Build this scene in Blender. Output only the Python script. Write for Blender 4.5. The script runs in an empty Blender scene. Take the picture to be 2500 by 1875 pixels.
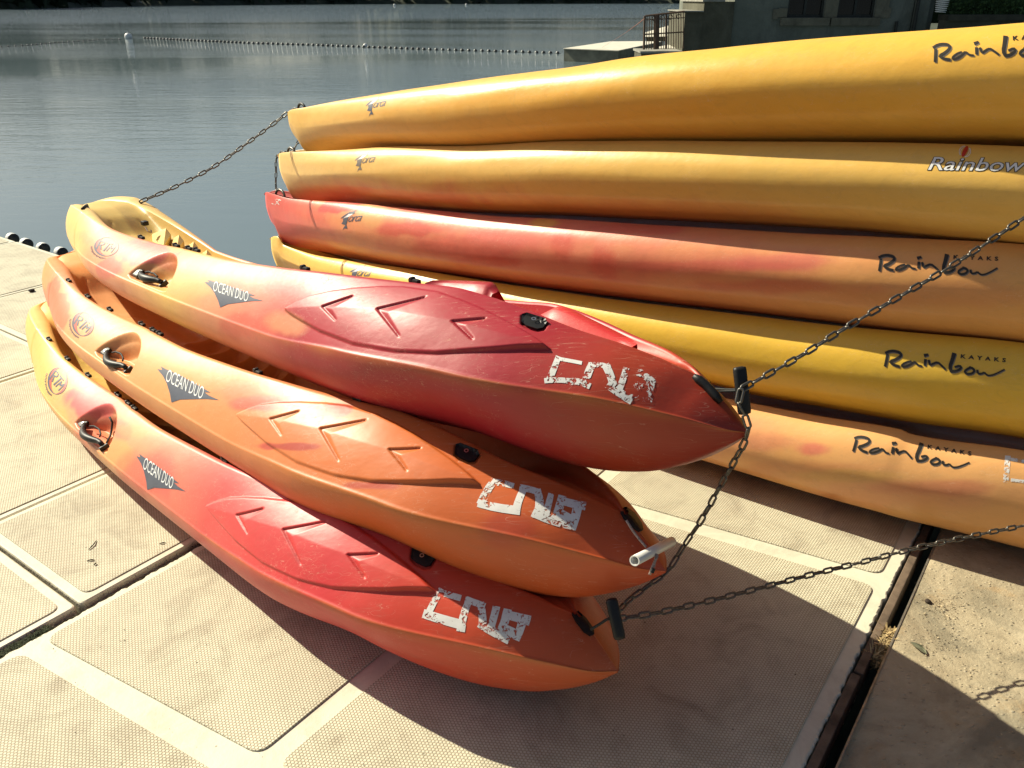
import bpy, bmesh, math, random
import numpy as np
from mathutils import Vector, Matrix, noise
from mathutils.bvhtree import BVHTree
random.seed(4); np.random.seed(4)
S = bpy.context.scene
COL = S.collection
R = math.radians

# ------------------------------------------------------------------ camera, world, sun, exposure
F, CX, CY, PITCH, H = 2022.0, 1250.0, 937.5, R(25.0), 1.8
cam_d = bpy.data.cameras.new("camera"); cam = bpy.data.objects.new("camera", cam_d); COL.objects.link(cam)
cam_d.sensor_width = 36.0; cam_d.lens = 36.0 * F / 2500.0; cam_d.clip_start = 0.05; cam_d.clip_end = 4000
cam.location = (0, 0, H); cam.rotation_euler = (R(90) - PITCH, 0, 0)
S.camera = cam

SUNV = Vector((-1.10, 0.63, 1.0)).normalized()
SUN_EL = math.asin(SUNV.z); SUN_AZ = math.atan2(SUNV.x, SUNV.y)
world = bpy.data.worlds.new("World"); S.world = world; world.use_nodes = True
wn = world.node_tree
sky = wn.nodes.new("ShaderNodeTexSky"); sky.sky_type = 'NISHITA'; sky.sun_disc = False
sky.sun_elevation = SUN_EL; sky.sun_rotation = SUN_AZ; sky.air_density = 1.0; sky.dust_density = 2.5; sky.ozone_density = 1.0
bg = wn.nodes["Background"]; bg.inputs[1].default_value = 0.05
wb = wn.nodes.new("ShaderNodeMix"); wb.data_type = 'RGBA'; wb.blend_type = 'MULTIPLY'; wb.inputs[0].default_value = 1.0
wb.inputs[7].default_value = (1.0, 1.0, 1.0, 1)      # camera white balance
wn.links.new(sky.outputs[0], wb.inputs[6]); wn.links.new(wb.outputs[2], bg.inputs[0])
sun_d = bpy.data.lights.new("sun", 'SUN'); sun_d.energy = 5.0; sun_d.angle = R(0.5); sun_d.color = (1.0, 0.945, 0.74)
sun = bpy.data.objects.new("sun", sun_d); COL.objects.link(sun)
sun.rotation_euler = SUNV.to_track_quat('Z', 'Y').to_euler(); sun.location = (-6, 6, 8)
S.view_settings.view_transform = 'Standard'; S.view_settings.look = 'None'
S.view_settings.exposure = 0.66; S.view_settings.gamma = 1.0; S.view_settings.use_curve_mapping = False
try:
    S.cycles.max_bounces = 8; S.cycles.diffuse_bounces = 4; S.cycles.glossy_bounces = 3
    S.cycles.sample_clamp_indirect = 6.0
except Exception: pass

# ------------------------------------------------------------------ camera helpers
FW = np.array([0, math.cos(PITCH), -math.sin(PITCH)]); UP = np.array([0, math.sin(PITCH), math.cos(PITCH)])
CAMP = np.array([0, 0, H])
def ray(u, v):
    d = FW * F + np.array([1., 0, 0]) * (u - CX) - UP * (v - CY); return d / np.linalg.norm(d)
def ground(u, v, z=0.0):
    d = ray(u, v); t = (z - H) / d[2]; return CAMP + t * d
def at_y(u, v, y):
    d = ray(u, v); return CAMP + d * (y / d[1])
def projv(P):
    q = np.asarray(P, float) - CAMP; y = q @ FW
    return np.stack([CX + F * q[..., 0] / y, CY - F * (q @ UP) / y], -1)

# ------------------------------------------------------------------ object helpers
def link(o, parent=None, kind=None):
    COL.objects.link(o)
    if parent is not None: o.parent = parent
    if kind: o['kind'] = kind
    return o
def tag(o, label=None, cat=None, group=None, kind=None):
    if label: o['label'] = label
    if cat: o['category'] = cat
    if group: o['group'] = group
    if kind: o['kind'] = kind
    return o
def empty(name, loc=(0, 0, 0)):
    o = bpy.data.objects.new(name, None); o.location = loc; o.empty_display_size = .1; return link(o)
def mesh_obj(name, verts, faces, mat, parent=None, smooth=False, world_space=True, mats=None, fm=None):
    me = bpy.data.meshes.new(name); me.from_pydata([tuple(map(float, v)) for v in verts], [], [tuple(map(int, f)) for f in faces])
    if smooth: me.polygons.foreach_set('use_smooth', [True] * len(me.polygons))
    if mats:
        for m in mats: me.materials.append(m)
        if fm is not None: me.polygons.foreach_set('material_index', fm)
    elif mat: me.materials.append(mat)
    me.update()
    o = bpy.data.objects.new(name, me); link(o, parent)
    if parent is not None and world_space:
        o.matrix_parent_inverse = Matrix.Translation(-Vector(parent.location))
    return o
def bm_obj(name, bm, mat, parent=None, smooth=False):
    me = bpy.data.meshes.new(name); bm.to_mesh(me); bm.free()
    if smooth: me.polygons.foreach_set('use_smooth', [True] * len(me.polygons))
    if mat: me.materials.append(mat)
    o = bpy.data.objects.new(name, me); link(o, parent)
    if parent is not None: o.matrix_parent_inverse = Matrix.Translation(-Vector(parent.location))
    return o
def box_bm(bm, c, s, rot=None, bevel=0.0):
    r = bmesh.ops.create_cube(bm, size=1.0); vs = r['verts']
    bmesh.ops.scale(bm, vec=s, verts=vs)
    if bevel > 0:
        es = list({e for v in vs for e in v.link_edges})
        rr = bmesh.ops.bevel(bm, geom=es, offset=bevel, segments=2, affect='EDGES', profile=.6)
        vs = list({v for f in rr['faces'] for v in f.verts} | {v for v in vs if v.is_valid})
    M = Matrix.Translation(Vector(c)) @ (rot.to_4x4() if rot is not None else Matrix.Identity(4))
    bmesh.ops.transform(bm, matrix=M, verts=vs); return vs
def tube(pts, rad, seg=8, closed=False, caps=True):
    """verts, faces of a tube along pts"""
    P = [Vector(p) for p in pts]; n = len(P); V = []; Fc = []
    rads = rad if hasattr(rad, '__len__') else [rad] * n
    up = None
    for i, p in enumerate(P):
        if closed: t = (P[(i + 1) % n] - P[i - 1]).normalized()
        else: t = (P[min(i + 1, n - 1)] - P[max(i - 1, 0)]).normalized()
        if up is None:
            up = t.orthogonal().normalized()
        up = (up - t * up.dot(t)).normalized(); w = t.cross(up)
        for k in range(seg):
            a = 2 * math.pi * k / seg; V.append(p + (up * math.cos(a) + w * math.sin(a)) * rads[i])
    m = n if closed else n - 1
    for i in range(m):
        for k in range(seg):
            a = i * seg + k; b = i * seg + (k + 1) % seg; c = ((i + 1) % n) * seg + (k + 1) % seg; d = ((i + 1) % n) * seg + k
            Fc.append((a, b, c, d))
    if caps and not closed:
        Fc.append(tuple(range(seg))[::-1]); Fc.append(tuple((n - 1) * seg + k for k in range(seg)))
    return V, Fc
def frame_rot(x, z):
    x = Vector(x).normalized(); z = Vector(z); z = (z - x * z.dot(x)).normalized(); y = z.cross(x)
    return Matrix((x, y, z)).transposed()

# ------------------------------------------------------------------ material helpers
def new_mat(name):
    m = bpy.data.materials.new(name); m.use_nodes = True; nt = m.node_tree
    return m, nt, nt.nodes, nt.links, nt.nodes["Principled BSDF"]
def N(nt, t, **kw):
    n = nt.nodes.new(t)
    for k, v in kw.items(): setattr(n, k, v)
    return n
def noise_n(nt, vec, scale, detail=4, rough=.55, dist=0):
    n = N(nt, "ShaderNodeTexNoise"); n.inputs['Scale'].default_value = scale; n.inputs['Detail'].default_value = detail
    n.inputs['Roughness'].default_value = rough; n.inputs['Distortion'].default_value = dist
    if vec is not None: nt.links.new(vec, n.inputs['Vector'])
    return n.outputs['Fac']
def ramp(nt, fac, stops, interp='LINEAR'):
    n = N(nt, "ShaderNodeValToRGB"); cr = n.color_ramp; cr.interpolation = interp
    while len(cr.elements) < len(stops): cr.elements.new(.5)
    for e, (p, c) in zip(cr.elements, stops):
        e.position = p; e.color = (c, c, c, 1) if not hasattr(c, '__len__') else (*c, 1)
    nt.links.new(fac, n.inputs[0]); return n.outputs[0]
def mix(nt, fac, a, b, mode='MIX'):
    n = N(nt, "ShaderNodeMix", data_type='RGBA', blend_type=mode)
    for sock, v in ((n.inputs[0], fac), (n.inputs[6], a), (n.inputs[7], b)):
        if isinstance(v, (int, float)): sock.default_value = v
        elif isinstance(v, tuple): sock.default_value = (*v, 1)
        else: nt.links.new(v, sock)
    return n.outputs[2]
def math_n(nt, op, a, b=0.0, clamp=False):
    n = N(nt, "ShaderNodeMath", operation=op, use_clamp=clamp)
    for s, v in ((n.inputs[0], a), (n.inputs[1], b)):
        if isinstance(v, (int, float)): s.default_value = v
        else: nt.links.new(v, s)
    return n.outputs[0]
def vec_map(nt, vec, scale=(1, 1, 1), rot=(0, 0, 0), loc=(0, 0, 0)):
    n = N(nt, "ShaderNodeMapping"); n.inputs['Scale'].default_value = scale; n.inputs['Rotation'].default_value = rot
    n.inputs['Location'].default_value = loc; nt.links.new(vec, n.inputs['Vector']); return n.outputs[0]
def bump(nt, height, strength, dist, normal=None):
    n = N(nt, "ShaderNodeBump"); n.inputs['Strength'].default_value = strength; n.inputs['Distance'].default_value = dist
    nt.links.new(height, n.inputs['Height'])
    if normal is not None: nt.links.new(normal, n.inputs['Normal'])
    return n.outputs[0]
def objco(nt): return N(nt, "ShaderNodeTexCoord").outputs['Object']
def simple(name, col, rough=.6, metal=0.0, nscale=30, var=.15, bstr=.15, bdist=.002, spec=.5):
    m, nt, nd, lk, b = new_mat(name); co = objco(nt)
    f = noise_n(nt, co, nscale, 5)
    dark = tuple(c * (1 - var) for c in col); lite = tuple(min(1, c * (1 + var)) for c in col)
    lk.new(ramp(nt, f, [(.3, dark), (.7, lite)]), b.inputs['Base Color'])
    b.inputs['Roughness'].default_value = rough; b.inputs['Metallic'].default_value = metal
    b.inputs['Specular IOR Level'].default_value = spec
    lk.new(bump(nt, noise_n(nt, co, nscale * 3, 3), bstr, bdist), b.inputs['Normal'])
    return m

def plastic(name, rough=.36, seed=0.0):
    """rotomoulded polyethylene: pigment from the 'pigment' attribute, scuffs, fine pebbling"""
    m, nt, nd, lk, b = new_mat(name); co = objco(nt)
    at = N(nt, "ShaderNodeAttribute"); at.attribute_name = 'pigment'
    col = at.outputs['Color']
    # cloudy pigment variation
    f1 = noise_n(nt, vec_map(nt, co, (1, 1, 2.2), loc=(seed, seed, 0)), 5.5, 6, .6, .6)
    col = mix(nt, math_n(nt, 'MULTIPLY', ramp(nt, f1, [(.38, 0), (.68, 1)]), .22), col, mix(nt, 1.0, col, (1.25, 1.15, 1.05), 'MULTIPLY'))
    f1b = noise_n(nt, vec_map(nt, co, (1.5, 6, 6), loc=(3 + seed, seed, 0)), 3.0, 8, .7, .3)
    col = mix(nt, math_n(nt, 'MULTIPLY', ramp(nt, f1b, [(.45, 0), (.75, 1)]), .25), col, mix(nt, 1.0, col, (.86, .74, .66), 'MULTIPLY'))
    # dirt film
    fd = noise_n(nt, vec_map(nt, co, (.8, 3, 3)), 9, 9, .75, 1.0)
    col = mix(nt, math_n(nt, 'MULTIPLY', ramp(nt, fd, [(.52, 0), (.72, 1)]), .16), col, (.20, .13, .08))
    # scratches: thin iso-lines of stretched noise in three directions
    scr = None
    for i, (rz, sc, st, w) in enumerate(((.75, 60, (.035, 1, 1), .0050), (.35, 75, (.045, 1, 1), .0045), (-.9, 55, (.05, 1, 1), .0040), (-1.5, 80, (.06, 1, 1), .004), (1.2, 66, (.04, 1, 1), .004))):
        v = vec_map(nt, co, st, rot=(.4 * i, .7 * i, rz), loc=(seed + i * 3.1, i, seed))
        n = noise_n(nt, v, sc, 1, .4, 0)
        d = math_n(nt, 'ABSOLUTE', math_n(nt, 'SUBTRACT', n, .5))
        line = math_n(nt, 'LESS_THAN', d, w)
        msk = ramp(nt, noise_n(nt, vec_map(nt, co, loc=(i * 5.0 + seed, 0, 0)), 7.5, 3), [(.53, 0), (.62, 1)])
        l = math_n(nt, 'MULTIPLY', line, msk)
        scr = l if scr is None else math_n(nt, 'MAXIMUM', scr, l)
    col = mix(nt, math_n(nt, 'MULTIPLY', scr, .22), col, (.85, .60, .42))
    lk.new(col, b.inputs['Base Color'])
    rr = math_n(nt, 'ADD', rough - .05, math_n(nt, 'MULTIPLY', noise_n(nt, co, 14, 6, .7), .14))
    lk.new(math_n(nt, 'ADD', rr, math_n(nt, 'MULTIPLY', scr, .15)), b.inputs['Roughness'])
    b.inputs['Specular IOR Level'].default_value = .42
    b.inputs['Subsurface Weight'].default_value = 0.0
    h = math_n(nt, 'ADD', noise_n(nt, co, 520, 2, .5), math_n(nt, 'MULTIPLY', scr, -1.2))
    n1 = bump(nt, noise_n(nt, vec_map(nt, co, (.6, 1, 1)), 7, 4), .25, .012)
    lk.new(bump(nt, h, .16, .0006, n1), b.inputs['Normal'])
    return m
M_PL = plastic('moulded_plastic', .42, 0.0)
M_PL2 = plastic('moulded_plastic_tumbled', .33, 4.0)
M_BLACK = simple('black_plastic', (.009, .009, .009), .48, 0, 60, .3, .2, .001, .35)
M_RUB = simple('black_webbing', (.015, .015, .014), .7, 0, 200, .3, .6, .002)
M_STEEL = simple('zinc_steel', (.13, .12, .105), .40, .8, 80, .35, .3, .0008)
M_SCREW = simple('screw_head', (.6, .58, .55), .3, 1.0, 90, .1)
M_PVC = simple('white_pvc', (.72, .70, .64), .4, 0, 20, .06, .1)
M_ROPE = simple('rope_fibre', (.40, .30, .26), .85, 0, 300, .5, .8, .002)

def decal_mat(name, col, holes=0.0, scale=60, rough=.45, stretch=(1, 1, 1)):
    m, nt, nd, lk, b = new_mat(name); co = objco(nt)
    lk.new(ramp(nt, noise_n(nt, co, 25, 4), [(.3, tuple(c * .85 for c in col)), (.7, col)]), b.inputs['Base Color'])
    b.inputs['Roughness'].default_value = rough
    if holes > 0:
        a = noise_n(nt, vec_map(nt, co, stretch), scale, 8, .72, .8)
        big = noise_n(nt, co, 9, 3)
        f = math_n(nt, 'ADD', a, math_n(nt, 'MULTIPLY', math_n(nt, 'SUBTRACT', big, .5), .55))
        lk.new(ramp(nt, f, [(holes - .012, 0), (holes + .012, 1)]), b.inputs['Alpha'])
    return m
M_STENCIL = decal_mat('white_stencil_paint', (.80, .78, .74), .43, 75, .6)
M_STENCILW = decal_mat('worn_white_stencil_paint', (.82, .80, .76), .475, 75, .6)
M_GREY = decal_mat('grey_blue_print', (.085, .095, .13), .30, 120)
M_WPRINT = decal_mat('white_print', (.80, .80, .80), .28, 120)
M_GREYF = decal_mat('faded_grey_print', (.20, .17, .15), .36, 150)
M_BPRINT = decal_mat('black_print', (.022, .018, .012))
M_RPRINT = decal_mat('red_print', (.55, .03, .02))
M_RINK = decal_mat('faded_red_print', (.55, .10, .08), .35, 90)

# ------------------------------------------------------------------ numeric helpers
def herm(kn, vals, s):
    kn = np.asarray(kn, float); vals = np.asarray(vals, float); s = np.asarray(s, float)
    d = np.diff(vals) / np.diff(kn); m = np.zeros(len(kn)); m[0] = d[0]; m[-1] = d[-1]
    for i in range(1, len(kn) - 1): m[i] = 0 if d[i - 1] * d[i] <= 0 else 2 * d[i - 1] * d[i] / (d[i - 1] + d[i])
    i = np.clip(np.searchsorted(kn, s) - 1, 0, len(kn) - 2); h = kn[i + 1] - kn[i]; u = np.clip((s - kn[i]) / h, 0, 1)
    return (2*u**3-3*u**2+1)*vals[i] + (u**3-2*u**2+u)*h*m[i] + (-2*u**3+3*u**2)*vals[i+1] + (u**3-u**2)*h*m[i+1]
def sstep(a, b, x):
    t = np.clip((x - a) / (b - a), 0, 1); return t * t * (3 - 2 * t)
def seg_dist(P, a, b):
    a = np.asarray(a, float); b = np.asarray(b, float); d = b - a
    t = np.clip(((P - a) @ d) / (d @ d), 0, 1); q = P - (a + t[..., None] * d)
    sg = np.sign(d[0] * q[..., 1] - d[1] * q[..., 0])
    return np.hypot(q[..., 0], q[..., 1]), t, sg
def poly_sd(P, poly):
    """signed distance, negative inside"""
    best = np.full(P.shape[:-1], 1e9); ins = np.zeros(P.shape[:-1], bool); n = len(poly)
    for i in range(n):
        a, b = poly[i], poly[(i + 1) % n]
        d, _, _ = seg_dist(P, a, b); best = np.minimum(best, d)
        c = ((a[1] > P[..., 1]) != (b[1] > P[..., 1])) & (P[..., 0] < (b[0] - a[0]) * (P[..., 1] - a[1]) / ((b[1] - a[1]) or 1e-9) + a[0])
        ins ^= c
    return np.where(ins, -best, best)
def fbm(p, sc):
    return noise.fractal(Vector(p) * sc, 1.0, 2.0, 4)
def smooth_closed(poly, it=2):
    for _ in range(it):
        out = []
        for i in range(len(poly)):
            a, b = poly[i], poly[(i + 1) % len(poly)]
            out += [(a[0]*.75+b[0]*.25, a[1]*.75+b[1]*.25), (a[0]*.25+b[0]*.75, a[1]*.25+b[1]*.75)]
        poly = out
    return poly

# ------------------------------------------------------------------ SETTING: water, banks, quay
def water_material():
    m, nt, nd, lk, b = new_mat('lake_water'); 
    co = N(nt, "ShaderNodeNewGeometry").outputs['Position']
    b.inputs['Base Color'].default_value = (.125, .170, .190, 1); b.inputs['Roughness'].default_value = .02
    b.inputs['IOR'].default_value = 1.333; b.inputs['Specular IOR Level'].default_value = .5
    # ripples: stronger in wind patches far out, calm near the dock
    sep = N(nt, "ShaderNodeSeparateXYZ"); lk.new(co, sep.inputs[0])
    far = N(nt, "ShaderNodeMapRange"); far.inputs[1].default_value = 105; far.inputs[2].default_value = 190; lk.new(math_n(nt, 'SUBTRACT', sep.outputs[1], math_n(nt, 'MULTIPLY', sep.outputs[0], .55)), far.inputs[0])
    patch = noise_n(nt, vec_map(nt, co, (.010, .050, 1), rot=(0, 0, R(-14)), loc=(1.7, .35, 0)), 1.0, 4, .55, .4)
    mid = N(nt, "ShaderNodeMapRange"); mid.inputs[1].default_value = 7; mid.inputs[2].default_value = 26; lk.new(sep.outputs[1], mid.inputs[0])
    msk = math_n(nt, 'ADD', math_n(nt, 'MULTIPLY', far.outputs[0], .85), math_n(nt, 'MULTIPLY', mid.outputs[0], ramp(nt, patch, [(.42, .015), (.62, .13)])))
    w1 = noise_n(nt, vec_map(nt, co, (.8, 2.6, 1), rot=(0, 0, R(-6))), 1.1, 5, .6, .3)
    w2 = noise_n(nt, vec_map(nt, co, (1, 2.2, 1), rot=(0, 0, R(12))), 5.0, 4, .6, .2)
    hh = math_n(nt, 'ADD', math_n(nt, 'MULTIPLY', w1, 1.0), math_n(nt, 'MULTIPLY', w2, .28))
    hh = math_n(nt, 'MULTIPLY', hh, math_n(nt, 'ADD', math_n(nt, 'MULTIPLY', msk, .95), .006))
    lk.new(bump(nt, hh, 1.0, .26), b.inputs['Normal'])
    return m
WZ = -0.5
g = 2500
mesh_obj('water', [(-g, -g, WZ), (g, -g, WZ), (g, g, WZ), (-g, g, WZ)], [(0, 1, 2, 3)], water_material())['kind'] = 'structure'

M_EARTH = simple('bank_earth', (.05, .06, .035), .9, 0, .4, .4, .6, .1)
def ridge(name, pts, h, w, mat):
    V = []; Fc = []
    for i, (x, y) in enumerate(pts):
        a = Vector(pts[max(i-1, 0)]); b = Vector(pts[min(i+1, len(pts)-1)]); t = (b - a).normalized(); n = Vector((-t.y, t.x))
        for k, (o, z) in enumerate(((0, WZ - .6), (2, WZ + 1.2), (w * .4, h * .8), (w, h))):
            V.append((x + n.x * o, y + n.y * o, z + (random.random() - .5) * .3 * (k > 0)))
        if i:
            for k in range(3): Fc.append(((i-1)*4+k, i*4+k, i*4+k+1, (i-1)*4+k+1))
    o = mesh_obj(name, V, Fc, mat, smooth=True); o['kind'] = 'structure'; return o
bank_pts = [(-420, 40), (-330, 130), (-250, 175), (-170, 195), (-112, 205), (-118, 300), (-60, 372), (60, 400), (220, 410), (500, 380)]
# densify
bp = []
for a, b in zip(bank_pts[:-1], bank_pts[1:]):
    for k in range(6): bp.append((a[0] + (b[0]-a[0]) * k / 6, a[1] + (b[1]-a[1]) * k / 6))
bp.append(bank_pts[-1])
ridge('far_bank', bp, 7, 60, M_EARTH)
def foliage_mat(name, col):
    m, nt, nd, lk, b = new_mat(name); co = objco(nt)
    f = noise_n(nt, co, .35, 4)
    lk.new(ramp(nt, f, [(.3, tuple(c * .55 for c in col)), (.7, tuple(c * 1.35 for c in col))]), b.inputs['Base Color'])
    b.inputs['Roughness'].default_value = .75; b.inputs['Specular IOR Level'].default_value = .2
    return m
M_WOOD = foliage_mat('wood_foliage', (.030, .045, .022)); M_HEDGE = foliage_mat('hedge_foliage', (.055, .10, .03))
V = []; Fc = []
for i in range(len(bp) - 1):
    for k in range(26):
        u = random.random(); x = bp[i][0] * (1-u) + bp[i+1][0] * u; y = bp[i][1] * (1-u) + bp[i+1][1] * u
        t = Vector((bp[i+1][0]-bp[i][0], bp[i+1][1]-bp[i][1])).normalized(); nx, ny = -t.y, t.x
        off = random.uniform(1, 26); hgt = random.uniform(14, 24) * (1.45 if bp[i][1] > 230 else 1) * (.7 + .3 * math.sin(i * .9))
        for q in range(46):
            th = random.uniform(0, 6.28); rr = random.uniform(.4, 4.4); zz = random.uniform(.4, hgt)
            c = Vector((x + nx * off + rr * math.cos(th), y + ny * off + rr * math.sin(th), WZ + zz))
            s = random.uniform(.7, 1.7); a = Vector((random.gauss(0, 1), random.gauss(0, 1), random.gauss(0, 1))).normalized() * s
            bb = Vector((random.gauss(0, 1), random.gauss(0, 1), random.gauss(0, 1))).normalized() * s
            n0 = len(V); V += [c + a, c + bb, c - a, c - bb * .9]; Fc.append((n0, n0+1, n0+2, n0+3))
o = mesh_obj('far_wood', V, Fc, M_WOOD); tag(o, 'dark band of lakeside woodland along the far shore', None, None, 'stuff')

# dock frame: E1 runs away to the upper right, E2 to the lower right
E1 = np.array([.588, .809]); E2 = np.array([.809, -.588])
def dk(e1, e2, z=0.0): p = E1 * e1 + E2 * e2; return (p[0], p[1], z)
DROT = Matrix(((E2[0], E1[0], 0), (E2[1], E1[1], 0), (0, 0, 1)))

# quay of weathered concrete with steel edging
def concrete_mat():
    m, nt, nd, lk, b = new_mat('quay_concrete'); co = N(nt, "ShaderNodeNewGeometry").outputs['Position']
    f = noise_n(nt, co, 3.5, 8, .7, .6); base = ramp(nt, f, [(.28, (.24, .185, .115)), (.5, (.42, .345, .225)), (.72, (.52, .44, .30))])
    vo = N(nt, "ShaderNodeTexVoronoi"); vo.inputs['Scale'].default_value = 42; lk.new(vec_map(nt, co, (1, 1.6, 1), rot=(0, 0, .6)), vo.inputs['Vector'])
    peb = ramp(nt, vo.outputs['Distance'], [(.10, 1), (.26, 0)])
    pm = math_n(nt, 'MULTIPLY', peb, ramp(nt, noise_n(nt, co, 7, 4), [(.45, 0), (.62, 1)]))
    vc = N(nt, "ShaderNodeSeparateColor"); lk.new(vo.outputs['Color'], vc.inputs[0])
    col = mix(nt, math_n(nt, 'MULTIPLY', pm, .6), base, ramp(nt, vc.outputs[0], [(.2, (.20, .16, .10)), (.8, (.60, .54, .42))]))
    st = noise_n(nt, vec_map(nt, co, loc=(4, 2, 0)), 1.8, 5, .6, 1.2)
    col = mix(nt, math_n(nt, 'MULTIPLY', ramp(nt, st, [(.46, 0), (.64, 1)]), .6), col, (.085, .082, .06))
    rs = noise_n(nt, vec_map(nt, co, loc=(1, 7, 0)), 4.2, 6, .7, .5)
    col = mix(nt, math_n(nt, 'MULTIPLY', ramp(nt, rs, [(.56, 0), (.68, 1)]), .45), col, (.42, .26, .11))
    lk.new(col, b.inputs['Base Color']); b.inputs['Roughness'].default_value = .82
    hgt = math_n(nt, 'ADD', math_n(nt, 'MULTIPLY', noise_n(nt, co, 26, 8, .7), 1.0), math_n(nt, 'MULTIPLY', peb, .35))
    lk.new(bump(nt, hgt, .9, .008), b.inputs['Normal']); return m
M_CONC = concrete_mat()
Q0 = -0.212
V = []; Fc = []
n1, n2 = 90, 60
for i in range(n1 + 1):
    for j in range(n2 + 1):
        e1 = -3 + 8 * i / n1; e2 = Q0 + 5.0 * (j / n2) ** 1.6
        p = dk(e1, e2); z = .006 * noise.noise(Vector((p[0] * 3, p[1] * 3, 0))) if j else 0
        # chipped step running near the edge
        z -= .010 * float(sstep(1.99, 1.96, e1 + .12 * (e2) + .02 * noise.noise(Vector((e2 * 9, 0, 0))))) 
        V.append((p[0], p[1], z))
for i in range(n1):
    for j in range(n2):
        a = i * (n2 + 1) + j; Fc.append((a, a + 1, a + n2 + 2, a + n2 + 1))
quay = mesh_obj('quay', V, Fc, M_CONC, smooth=True); quay['kind'] = 'structure'
for (a, b_) in (((-3, Q0), (5, Q0)),):
    p0 = dk(*a); p1 = dk(*b_)
    mesh_obj('quay_face', [(p0[0], p0[1], -.012), (p1[0], p1[1], -.012), (p1[0], p1[1], -1.4), (p0[0], p0[1], -1.4)], [(0, 1, 2, 3)], simple('wet_quay_face', (.05, .045, .03), .8, 0, 6, .4, .5, .02))['kind'] = 'structure'
M_EDGE = simple('galvanised_edge', (.34, .33, .29), .45, .75, 25, .3, .3, .001)
bm = bmesh.new(); box_bm(bm, dk(1.0, Q0 - .003, -.030), (.006, 8.0, .066), DROT, .001)
tag(bm_obj('steel_edging', bm, M_EDGE), 'thin galvanised steel edging along the quay rim beside the black gap', 'edging')

# ------------------------------------------------------------------ FLOATING DOCK
def deck_mat(name, tread):
    m, nt, nd, lk, b = new_mat(name); co = N(nt, "ShaderNodeNewGeometry").outputs['Position']
    f = noise_n(nt, co, 2.2, 7, .62, .5)
    if tread: base = ramp(nt, f, [(.28, (.55, .50, .38)), (.55, (.64, .605, .46)), (.78, (.72, .67, .53))])
    else: base = ramp(nt, f, [(.28, (.62, .57, .44)), (.6, (.68, .64, .50)), (.8, (.73, .69, .55))])
    grime = noise_n(nt, vec_map(nt, co, loc=(5, 3, 0)), 5.5, 8, .7, .9)
    base = mix(nt, math_n(nt, 'MULTIPLY', ramp(nt, grime, [(.48, 0), (.72, 1)]), .50 if tread else .36), base, (.25, .20, .14))
    sp = N(nt, "ShaderNodeTexVoronoi"); sp.inputs['Scale'].default_value = 17; lk.new(co, sp.inputs['Vector'])
    spots = math_n(nt, 'MULTIPLY', ramp(nt, sp.outputs['Distance'], [(.035, 1), (.07, 0)]), ramp(nt, noise_n(nt, co, 2.7, 3), [(.52, 0), (.6, 1)]))
    base = mix(nt, math_n(nt, 'MULTIPLY', spots, .75), base, (.06, .04, .025))
    nrm = bump(nt, noise_n(nt, co, 30, 6, .65), .35, .004)
    if tread:
        # hexagonal stud lattice, 9 mm pitch
        sc = vec_map(nt, co, (1, 1, 0), rot=(0, 0, R(-54)))
        vo = N(nt, "ShaderNodeTexVoronoi", voronoi_dimensions='2D'); vo.inputs['Randomness'].default_value = 0.0
        vo.inputs['Scale'].default_value = 1.0
        sx = N(nt, "ShaderNodeSeparateXYZ"); lk.new(sc, sx.inputs[0])
        P = .0100
        u = math_n(nt, 'DIVIDE', sx.outputs[0], P); v = math_n(nt, 'DIVIDE', sx.outputs[1], P * .866)
        # two interleaved rectangular lattices -> hexagonal dots
        def cell(uo, vo_):
            a = math_n(nt, 'SUBTRACT', math_n(nt, 'FRACT', math_n(nt, 'ADD', u, uo)), .5)
            c = math_n(nt, 'MULTIPLY', math_n(nt, 'SUBTRACT', math_n(nt, 'FRACT', math_n(nt, 'ADD', math_n(nt, 'MULTIPLY', v, .5), vo_)), .5), 1.732)
            return math_n(nt, 'SQRT', math_n(nt, 'ADD', math_n(nt, 'MULTIPLY', a, a), math_n(nt, 'MULTIPLY', c, c)))
        d = math_n(nt, 'MINIMUM', cell(0, 0), cell(.5, .5))
        stud = ramp(nt, d, [(.30, 1), (.46, 0)])
        base = mix(nt, math_n(nt, 'SUBTRACT', 1.0, stud), base, mix(nt, 1.0, base, (.66, .60, .53), 'MULTIPLY'))
        nrm = bump(nt, stud, .75, .0016, nrm)
    lk.new(base, b.inputs['Base Color']); b.inputs['Roughness'].default_value = .62 if tread else .5
    b.inputs['Specular IOR Level'].default_value = .35
    lk.new(nrm, b.inputs['Normal']); return m
M_TREAD = deck_mat('studded_tread', True); M_DECK = deck_mat('smooth_deck', False)
M_RIM = simple('dock_flank', (.30, .27, .20), .7, 0, 8, .3, .4, .003)

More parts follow.
